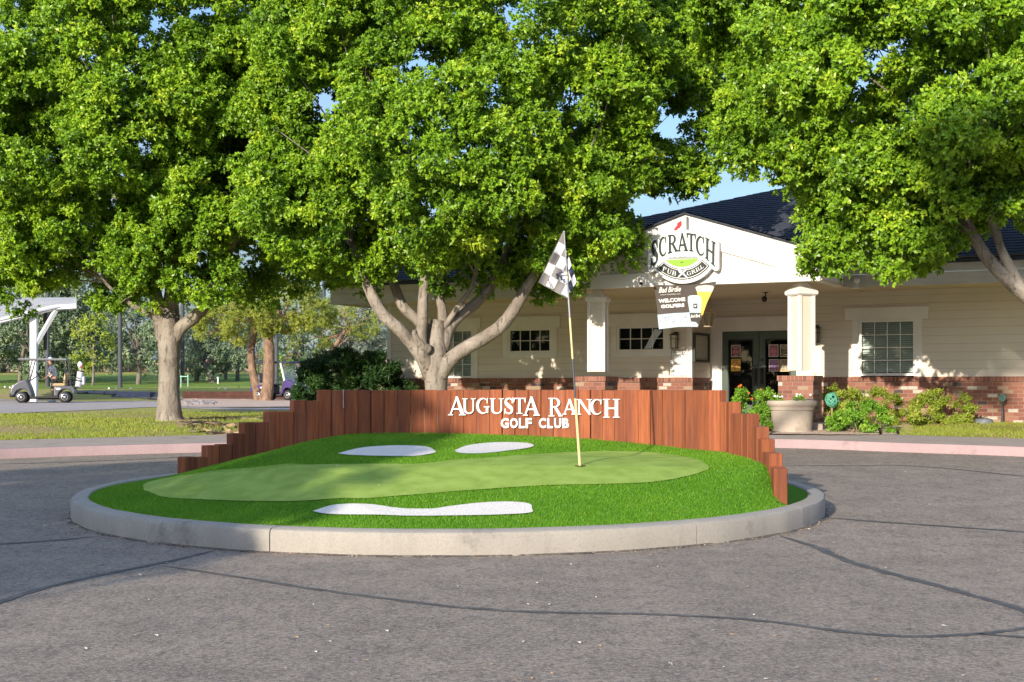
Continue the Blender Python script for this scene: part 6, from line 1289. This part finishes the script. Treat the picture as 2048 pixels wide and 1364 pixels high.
    a = MB(); a.bx(-1.30, -.98, -.48, .48, .60, .66); a.tube([(-1.05, -.5, 1.02), (-1.3, -.5, 1.02), (-1.3, .5, 1.02), (-1.05, .5, 1.02)], .018, 8); B(a, 'bag_rack', dk)
    a = MB(); a.bbox((-1.05, 0, .78), (.24, .8, .18), .04); B(a, 'sweater_basket', dk)
    for y in (-.574, .574): a = MB(); a.lathe((-.58, y, .56), [(.07, -.003), (.07, .003)], 16, 'y'); a.v = [(x * 1 + (x + .58) * .35, yy, .56 + (z - .56) * .6) for x, yy, z in a.v]; B(a, 'side_badge', M['white'])
    return t
P1 = pixT(89, 806); zc_ = float(T(P1[1])) + .012
silver = mat('graphite_paint', (.115, .12, .135), (.13, .135, .15), 3, .35, .6, metal=.25)
cart = golf_cart('dark grey golf cart with tan seats parked on the path at left', (P1[0], P1[1], zc_), R(180 + 13), silver, mat('grey_roof', (.20, .21, .22), rough=.5), mat('tan_vinyl', (.52, .36, .20), (.48, .33, .18), 9, .55), M['black'])
P2 = pixT(560, 801.5); purple = mat('purple_paint', (.075, .045, .17), (.09, .055, .2), 2, .25, .6, metal=.2)
golf_cart('metallic purple golf cart with white pillars half hidden by the pine trunk', (P2[0], P2[1], float(T(P2[1])) + .03), R(-27), purple, mat('navy_roof', (.05, .055, .09), rough=.4), mat('grey_vinyl', (.16, .15, .16), rough=.6), M['white'], True)
CM = Matrix.Translation(cart.location) @ Matrix.Rotation(R(193), 4, 'Z'); cw = lambda x, y, z: np.array(CM @ Vector((x, y, z)))
# towel on the seat, golf bag strapped to the rear
a = MB(); L = []
for i in range(9):
    u_ = i / 8; pr = [(-.62, .80), (-.40, .80), (-.29, .79), (-.275, .70), (-.27, .55), (-.268, .45)]; L.append([cw(x + .008 * math.sin(u_ * 9 + k), .30 + .17 * u_ - .02 * k * (u_ - .5), z) for k, (x, z) in enumerate(pr)])
a.grid(L); o = a.build('towel', mat('white_towel', (.74, .74, .72), rough=.95), None, 'all', origin=cw(-.4, .4, .8)); tag(o, 'white towel draped over the tan seat of the grey cart', 'towel')
bc = cw(-1.32, .24, .62); t = thing('golf_bag', 'white golf bag with a fluffy headcover strapped behind the grey cart', 'golf bag', bc); a = MB(); top = cw(-1.42, .24, 1.30); a.tube([bc, bc + (top - bc) * .05, bc + (top - bc) * .6, top], [.11, .135, .125, .135], 16); a.build('bag_body', mat('bag_white', (.62, .64, .68), (.5, .52, .57), 4, .7), t, smooth=True)
a = MB(); a.tube([bc + (top - bc) * .35, bc + (top - bc) * .42], .142, 16); a.tube([bc + (top - bc) * .93, bc + (top - bc) * 1.0], .145, 16); a.build('bag_strap', M['black'], t, smooth=True); a = MB(); mid = (bc * .6 + top * .4); dirv = cw(-1.5, .3, 1) - cw(-1.3, .3, 1); a.box(mid + dirv * .75, (.16, .16, .34)); bev(a.build('bag_pocket', mat('bag_grey', (.42, .44, .5), rough=.7), t), .03)
for k, (dx, dy, hh, cm) in enumerate(((.0, .0, .24, 'w'), (.06, .05, .20, 'r'), (-.06, .03, .17, 'w'), (.03, -.07, .15, 'r'))):
    a = MB(); p = top + np.array([dx, dy, 0]); q = p + np.array([.01 * k - .03, 0, hh]); a.tube([p - np.array([0, 0, .3]), q], .009, 6); a.build('club_shaft', M['metal'], t); a = MB(); a.ball(q, (.055 if k else .10, .05 if k else .09, .06 if k else .13), 10, 7)
    if k == 0: a.v = [(x + random.gauss(0, .008), y + random.gauss(0, .008), z + random.gauss(0, .008)) for x, y, z in a.v]
    a.build('club_cover', M['white'] if cm == 'w' else mat('red_cover', (.45, .12, .15), rough=.7), t, smooth='all')

# ------------------------------------------------------------------ golfer standing on the far side of the grey cart
gp_ = cw(-.25, -1.15, 0); gp_[2] = float(T(gp_[1])) + .012
def skin(name, verts, edges, m_, parent, root, sub=2):
    me = bpy.data.meshes.new(name); me.from_pydata([tuple(v[:3]) for v in verts], edges, []); me.materials.append(m_); o = bpy.data.objects.new(name, me); col.objects.link(o)
    o.modifiers.new('Skin', 'SKIN'); lay = me.skin_vertices[0] if me.skin_vertices else None
    for i, v in enumerate(verts):
        r_ = v[3] if hasattr(v[3], '__len__') else (v[3], v[3]); lay.data[i].radius = r_; lay.data[i].use_root = (i == root)
    s = o.modifiers.new('Subdivision', 'SUBSURF'); s.levels = sub; s.render_levels = sub; me.polygons.foreach_set('use_smooth', [True] * len(me.polygons))
    if parent is not None: o.parent = parent; WM[o.name] = WM[parent.name]
    return o
man = thing('person', 'golfer in white cap, white shirt and black shorts standing behind the grey cart', 'person', gp_, R(200))
sk = mat('skin', (.42, .235, .16), rough=.6)
# local frame: +x is where the golfer faces, y to the left side, leaning a little forward
V_ = [(0, 0, .93, (.13, .15)), (.03, 0, 1.12, (.115, .15)), (.07, 0, 1.30, (.12, .165)), (.10, 0, 1.45, (.09, .12)), (.125, 0, 1.53, .055), (.15, 0, 1.62, (.085, .075)), (.155, 0, 1.72, (.095, .08)), (.15, 0, 1.79, (.06, .055)),
      (.085, .19, 1.42, .062), (.13, .24, 1.16, .045), (.33, .20, 1.00, .035), (.085, -.19, 1.42, .062), (.13, -.24, 1.16, .045), (.33, -.18, .99, .035),
      (.0, .10, .86, .10), (.03, .11, .50, .066), (-.02, .12, .09, .045), (.10, .13, .035, .035), (.0, -.10, .86, .10), (.05, -.11, .50, .066), (.02, -.12, .09, .045), (.14, -.13, .035, .035)]
E_ = [(0, 1), (1, 2), (2, 3), (3, 4), (4, 5), (5, 6), (6, 7), (3, 8), (8, 9), (9, 10), (3, 11), (11, 12), (12, 13), (0, 14), (14, 15), (15, 16), (16, 17), (0, 18), (18, 19), (19, 20), (20, 21)]
for s in (1, -1):                                      # palm, four fingers and a thumb on each hand
    w = 10 if s > 0 else 13; x, y, z, _ = V_[w]; pm = len(V_); V_.append((x + .06, y - .005 * s, z - .01, .03)); E_.append((w, pm))
    for k in range(4):
        f0 = len(V_); o_ = (k - 1.5) * .021; ll = (.036, .042, .04, .032)[k]; V_ += [(x + .09, y + o_, z - .012, .0095), (x + .09 + ll, y + o_ * 1.05, z - .028, .0085), (x + .095 + ll * 1.3, y + o_ * 1.05, z - .06, .007)]; E_ += [(pm, f0), (f0, f0 + 1), (f0 + 1, f0 + 2)]
    f0 = len(V_); V_ += [(x + .05, y - .040 * s, z - .015, .011), (x + .085, y - .052 * s, z - .04, .009)]; E_ += [(pm, f0), (f0, f0 + 1)]
body = skin('body', V_, E_, sk, man, 0)
a = MB(); hx, hz_ = .155, 1.70
for y in (-.03, .03): a.ball((hx + .082, y, hz_), (.012, .016, .01), 8, 6)
a.build('eyes', M['black'], man, True, local=True); a = MB(); a.tube([(hx + .085, 0, hz_ + .015), (hx + .112, 0, hz_ - .028), (hx + .085, 0, hz_ - .036)], [.010, .016, .012], 8); a.tube([(hx + .083, -.026, hz_ - .068), (hx + .09, 0, hz_ - .07), (hx + .083, .026, hz_ - .068)], .006, 6)
for y in (-.082, .082): a.ball((hx - .01, y, hz_ - .01), (.022, .012, .034), 8, 6)
a.build('face_features', sk, man, True, local=True)
shirt = mat('white_shirt', (.72, .74, .78), (.66, .68, .73), 5, .8); skin('shirt', [(.005, 0, .98, (.145, .175)), (.035, 0, 1.14, (.135, .172)), (.075, 0, 1.32, (.135, .185)), (.10, 0, 1.44, (.105, .145)), (.115, 0, 1.50, (.07, .075)), (.085, .20, 1.42, .082), (.115, .245, 1.22, .074), (.085, -.20, 1.42, .082), (.115, -.245, 1.22, .074)], [(0, 1), (1, 2), (2, 3), (3, 4), (3, 5), (5, 6), (3, 7), (7, 8)], shirt, man, 0)
skin('shorts', [(.0, 0, 1.0, (.14, .17)), (0, 0, .90, (.15, .175)), (.0, .105, .82, .118), (.03, .115, .52, .098), (.0, -.105, .82, .118), (.045, -.115, .52, .098)], [(0, 1), (1, 2), (2, 3), (1, 4), (4, 5)], mat('black_shorts', (.018, .02, .03), rough=.8), man, 1)
a = MB(); a.lathe((.145, 0, 1.735), [(.106, 0), (.11, .03), (.098, .075), (.06, .11), (.015, .122)], 20); a.add([(.145 + .11 * math.cos(q), .095 * math.sin(q), 1.745) for q in np.linspace(-1.2, 1.2, 9)] + [(.165 + .19 * math.cos(q * .75), .09 * math.sin(q * .9), 1.728) for q in np.linspace(-1.2, 1.2, 9)], [(k, k + 1, k + 10, k + 9) for k in range(8)]); a.build('cap', mat('white_cap', (.72, .74, .80), rough=.8), man, True, local=True)
hair = mat('dark_hair', (.03, .025, .02), rough=.8); a = MB(); a.lathe((.125, 0, 1.66), [(.075, 0), (.098, .03), (.102, .078)], 18); a.v = [(min(x, .16), y, z) for x, y, z in a.v]; a.build('hair', hair, man, True, local=True)
for y, x in ((.13, .05), (-.13, .09)): a = MB(); a.bbox((x, y, .04), (.28, .10, .09), .03); bev(a.build('shoe', M['white'], man, local=True), .02)
